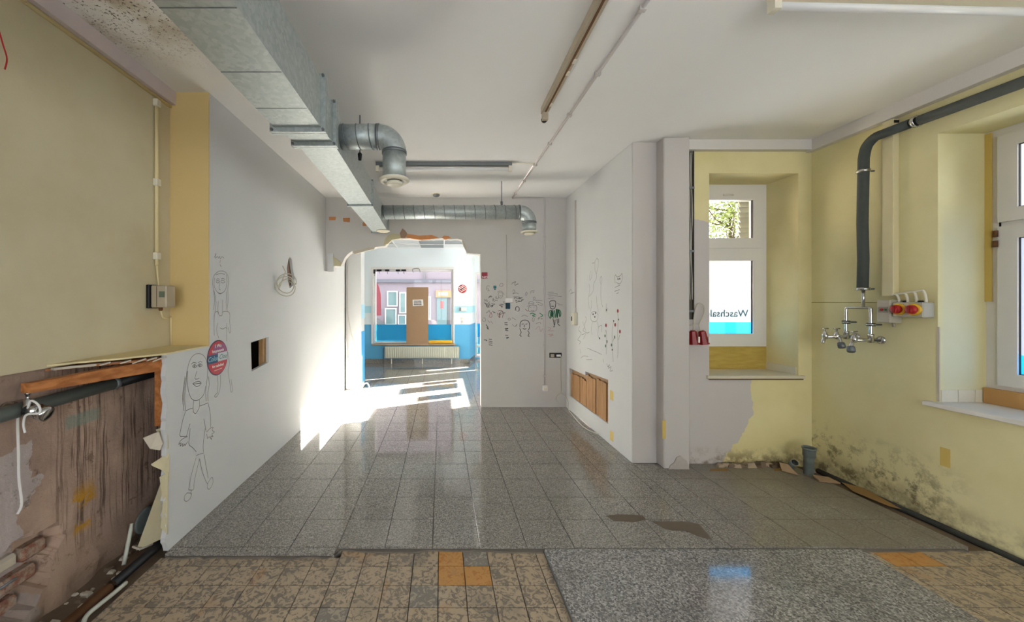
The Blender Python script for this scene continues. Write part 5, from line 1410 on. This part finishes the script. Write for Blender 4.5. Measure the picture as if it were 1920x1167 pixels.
def tap(x0, y, z, xs, heads):
    b = MB().tube([(XR, y, z), (xs, y, z)], .013, 10).build('tap_arm', M_CHROME, tp)
    MB().lathe((XR - .001, y, z), (-1, 0, 0), [(0, .032), (.006, .032), (.014, .018)], 16).build('rosette', M_CHROME, b)
    MB().lathe((XPI, y, z - .02), (0, 0, 1), [(0, .018), (.05, .018), (.055, .02), (.07, .02)], 12).build('union_nut', M_CHROME, b)
    for hx, sx_, big in heads:
        bd = MB().lathe((hx, y, z - .02), (0, 0, 1), [(0, .014), (.01, .02), (.04, .02), (.05, .012), (.06, .012), (.062, .006), (.088, .006)], 12).build('tap_body', M_CHROME, tp)
        MB().tube([(hx - .032, y - .005, z + .07), (hx + .032, y + .005, z + .07)], .005, 8).build('tap_handle', M_CHROME, bd)
        MB().tube(smooth_pts([(hx, y, z), (hx + sx_ * .6, y - .02, z - .012), (hx + sx_, y - .03, z - .05)], 4), .013, 10).build('spout', M_CHROME, bd)
        if big: MB().lathe((hx + sx_, y - .03, z - .045), (sx_ * 4, -.3, -1), [(0, .02), (.01, .024), (.04, .026), (.05, .02), (.045, .012)], 14).build('spout_nut', M_GALVD, bd)
tap(0, 3.125, 1.25, 3.28, [(3.275, -.05, False), (3.375, .0, True)])
tap(0, 2.945, 1.24, 3.30, [(3.32, -.06, True)])
# trunking and switches
tk = empty('cable_trunking', (3.51, 2.865, 1.6), 'cream vertical cable trunking on the right wall above the red switches', 'trunking')
MB().bev(3.4935, XR, 2.83, 2.905, 1.595, 2.97, .003).build('cover', plain('trunking_cream', (220, 210, 170), .5), tk)
for k in range(3): MB().box(3.497 + .014 * k, 3.507 + .014 * k, 2.826, 2.83, 2.935, 2.955).build('slot', M_BLACK, tk)
for k in range(4):
    y0 = 2.86 - .004 * k; y1 = 2.80 - .052 * k
    zz = 1.60
    MB().tube(smooth_pts([(3.51, 2.85, 1.60), (3.50, y1 + .04, 1.605 + .008 * k), (3.50, y1 + .012, 1.60 + .008 * k), (3.50, y1, 1.57), (3.50, y1, 1.545)], 5), .008, 8).build('tail_cable', M_CREAM, tk)
es = empty('emergency_switch_box', (3.5, 2.74, 1.4), 'grey switch box with two red and yellow knobs on the right wall', 'switch box')
MB().bev(3.455, XR, 2.625, 2.805, 1.435, 1.545, .006).build('box', plain('switch_grey', (178, 174, 160), .5), es)
for k, y in enumerate((2.762, 2.672)):
    kn = MB().lathe((3.456, y, 1.492), (-1, 0, 0), [(0, .043), (.012, .043), (.018, .036)], 24).build('knob', M_YELP, es)
    MB().lathe((3.44, y, 1.492), (-1, 0, 0), [(0, .033), (.022, .031), (.026, .026), (.027, .002)], 24).build('red_cap', M_RED, kn)
    MB().box(3.405, 3.416, y - .006, y + .006, 1.466, 1.518).build('grip', M_DRED, kn)
    MB().lathe((3.50, y, 1.545), (0, 0, 1), [(0, .014), (.012, .014), (.014, .008)], 10).build('gland', M_BLACK, es)
b2 = empty('motor_switch_box', (3.5, 2.86, 1.38), 'tall grey box with red and green buttons left of the red knobs', 'switch box')
MB().bev(3.445, XR, 2.81, 2.90, 1.385, 1.565, .006).build('box', plain('switch_grey2', (186, 180, 164), .5), b2)
MB().box(3.455, 3.50, 2.806, 2.81, 1.455, 1.50).build('button_plate', plain('button_plate', (150, 140, 126), .5), b2)
MB().box(3.4425, 3.445, 2.825, 2.885, 1.465, 1.51).build('button_plate', plain('button_plate', (150, 140, 126), .5), b2)
MB().lathe((3.444, 2.862, 1.488), (-1, 0, 0), [(0, .011), (.006, .01)], 10).build('red_button', M_RED, b2)
MB().lathe((3.444, 2.838, 1.488), (-1, 0, 0), [(0, .009), (.005, .008)], 10).build('green_button', plain('button_green', (60, 110, 70), .4), b2)
MB().tube([(3.50, 2.835, 1.39), (3.50, 2.83, 1.355)], .009, 8).build('tail', M_BATTEN, b2)
# drain pipe in the corner
dp = empty('drain_pipe', (3.30, 3.30, -.05), 'dark grey open drain pipe rising in the alcove corner', 'drain pipe')
pb, pt = (3.30, 3.29, -.05), (3.285, 3.27, .24)
mb = MB().tube([pb, (3.292, 3.28, .16), (3.289, 3.275, .17), pt], [.036, .036, .044, .045], 20, caps=False)
mb.tube([pt, (3.289, 3.275, .17), (3.292, 3.28, .10)], [.039, .038, .03], 20, caps=False)
mb.lathe((3.292, 3.28, .10), (0, 0, 1), [(0, .03), (.002, .03)], 20)
mb.build('riser', M_GPIPE, dp, fix=False)
MB().lathe((3.285, 3.27, .232), (-.05, -.07, 1), [(0, .044), (0, .05), (.014, .05), (.014, .040), (.0, .040)], 20).build('socket_rim', M_GPIPE, dp)
MB().tube([(3.22, 3.40, -.05), (3.215, 3.36, .06), (3.205, 3.32, .09)], [.026, .026, .028], 14).build('side_stub', M_GPIPE, dp)
MB().lathe((3.2045, 3.3185, .0905), (-.2, -.8, .6), [(0, .024), (.0015, .022)], 14).build('stub_mouth', M_BLACK, dp)
MB().lathe((3.37, 3.22, -.045), (.3, -.5, 1), [(0, .03), (.02, .034), (.03, .026)], 14).build('floor_stub', M_BLACK, dp)
shard('broken_tile', [(3.24, 3.14, .004), (3.38, 3.10, .004), (3.36, 3.18, .016), (3.26, 3.22, .016)], .012, plain('tan_shard', (160, 134, 104), .8), 'tan broken tile lying in front of the drain pipe', 'tile shard')
shard('broken_tile', [(3.10, 3.33, .003), (3.17, 3.25, .003), (3.165, 3.34, .06), (3.12, 3.38, .06)], .012, plain('tan_shard', (160, 134, 104), .8), 'tan broken tile leaning left of the drain pipe', 'tile shard')
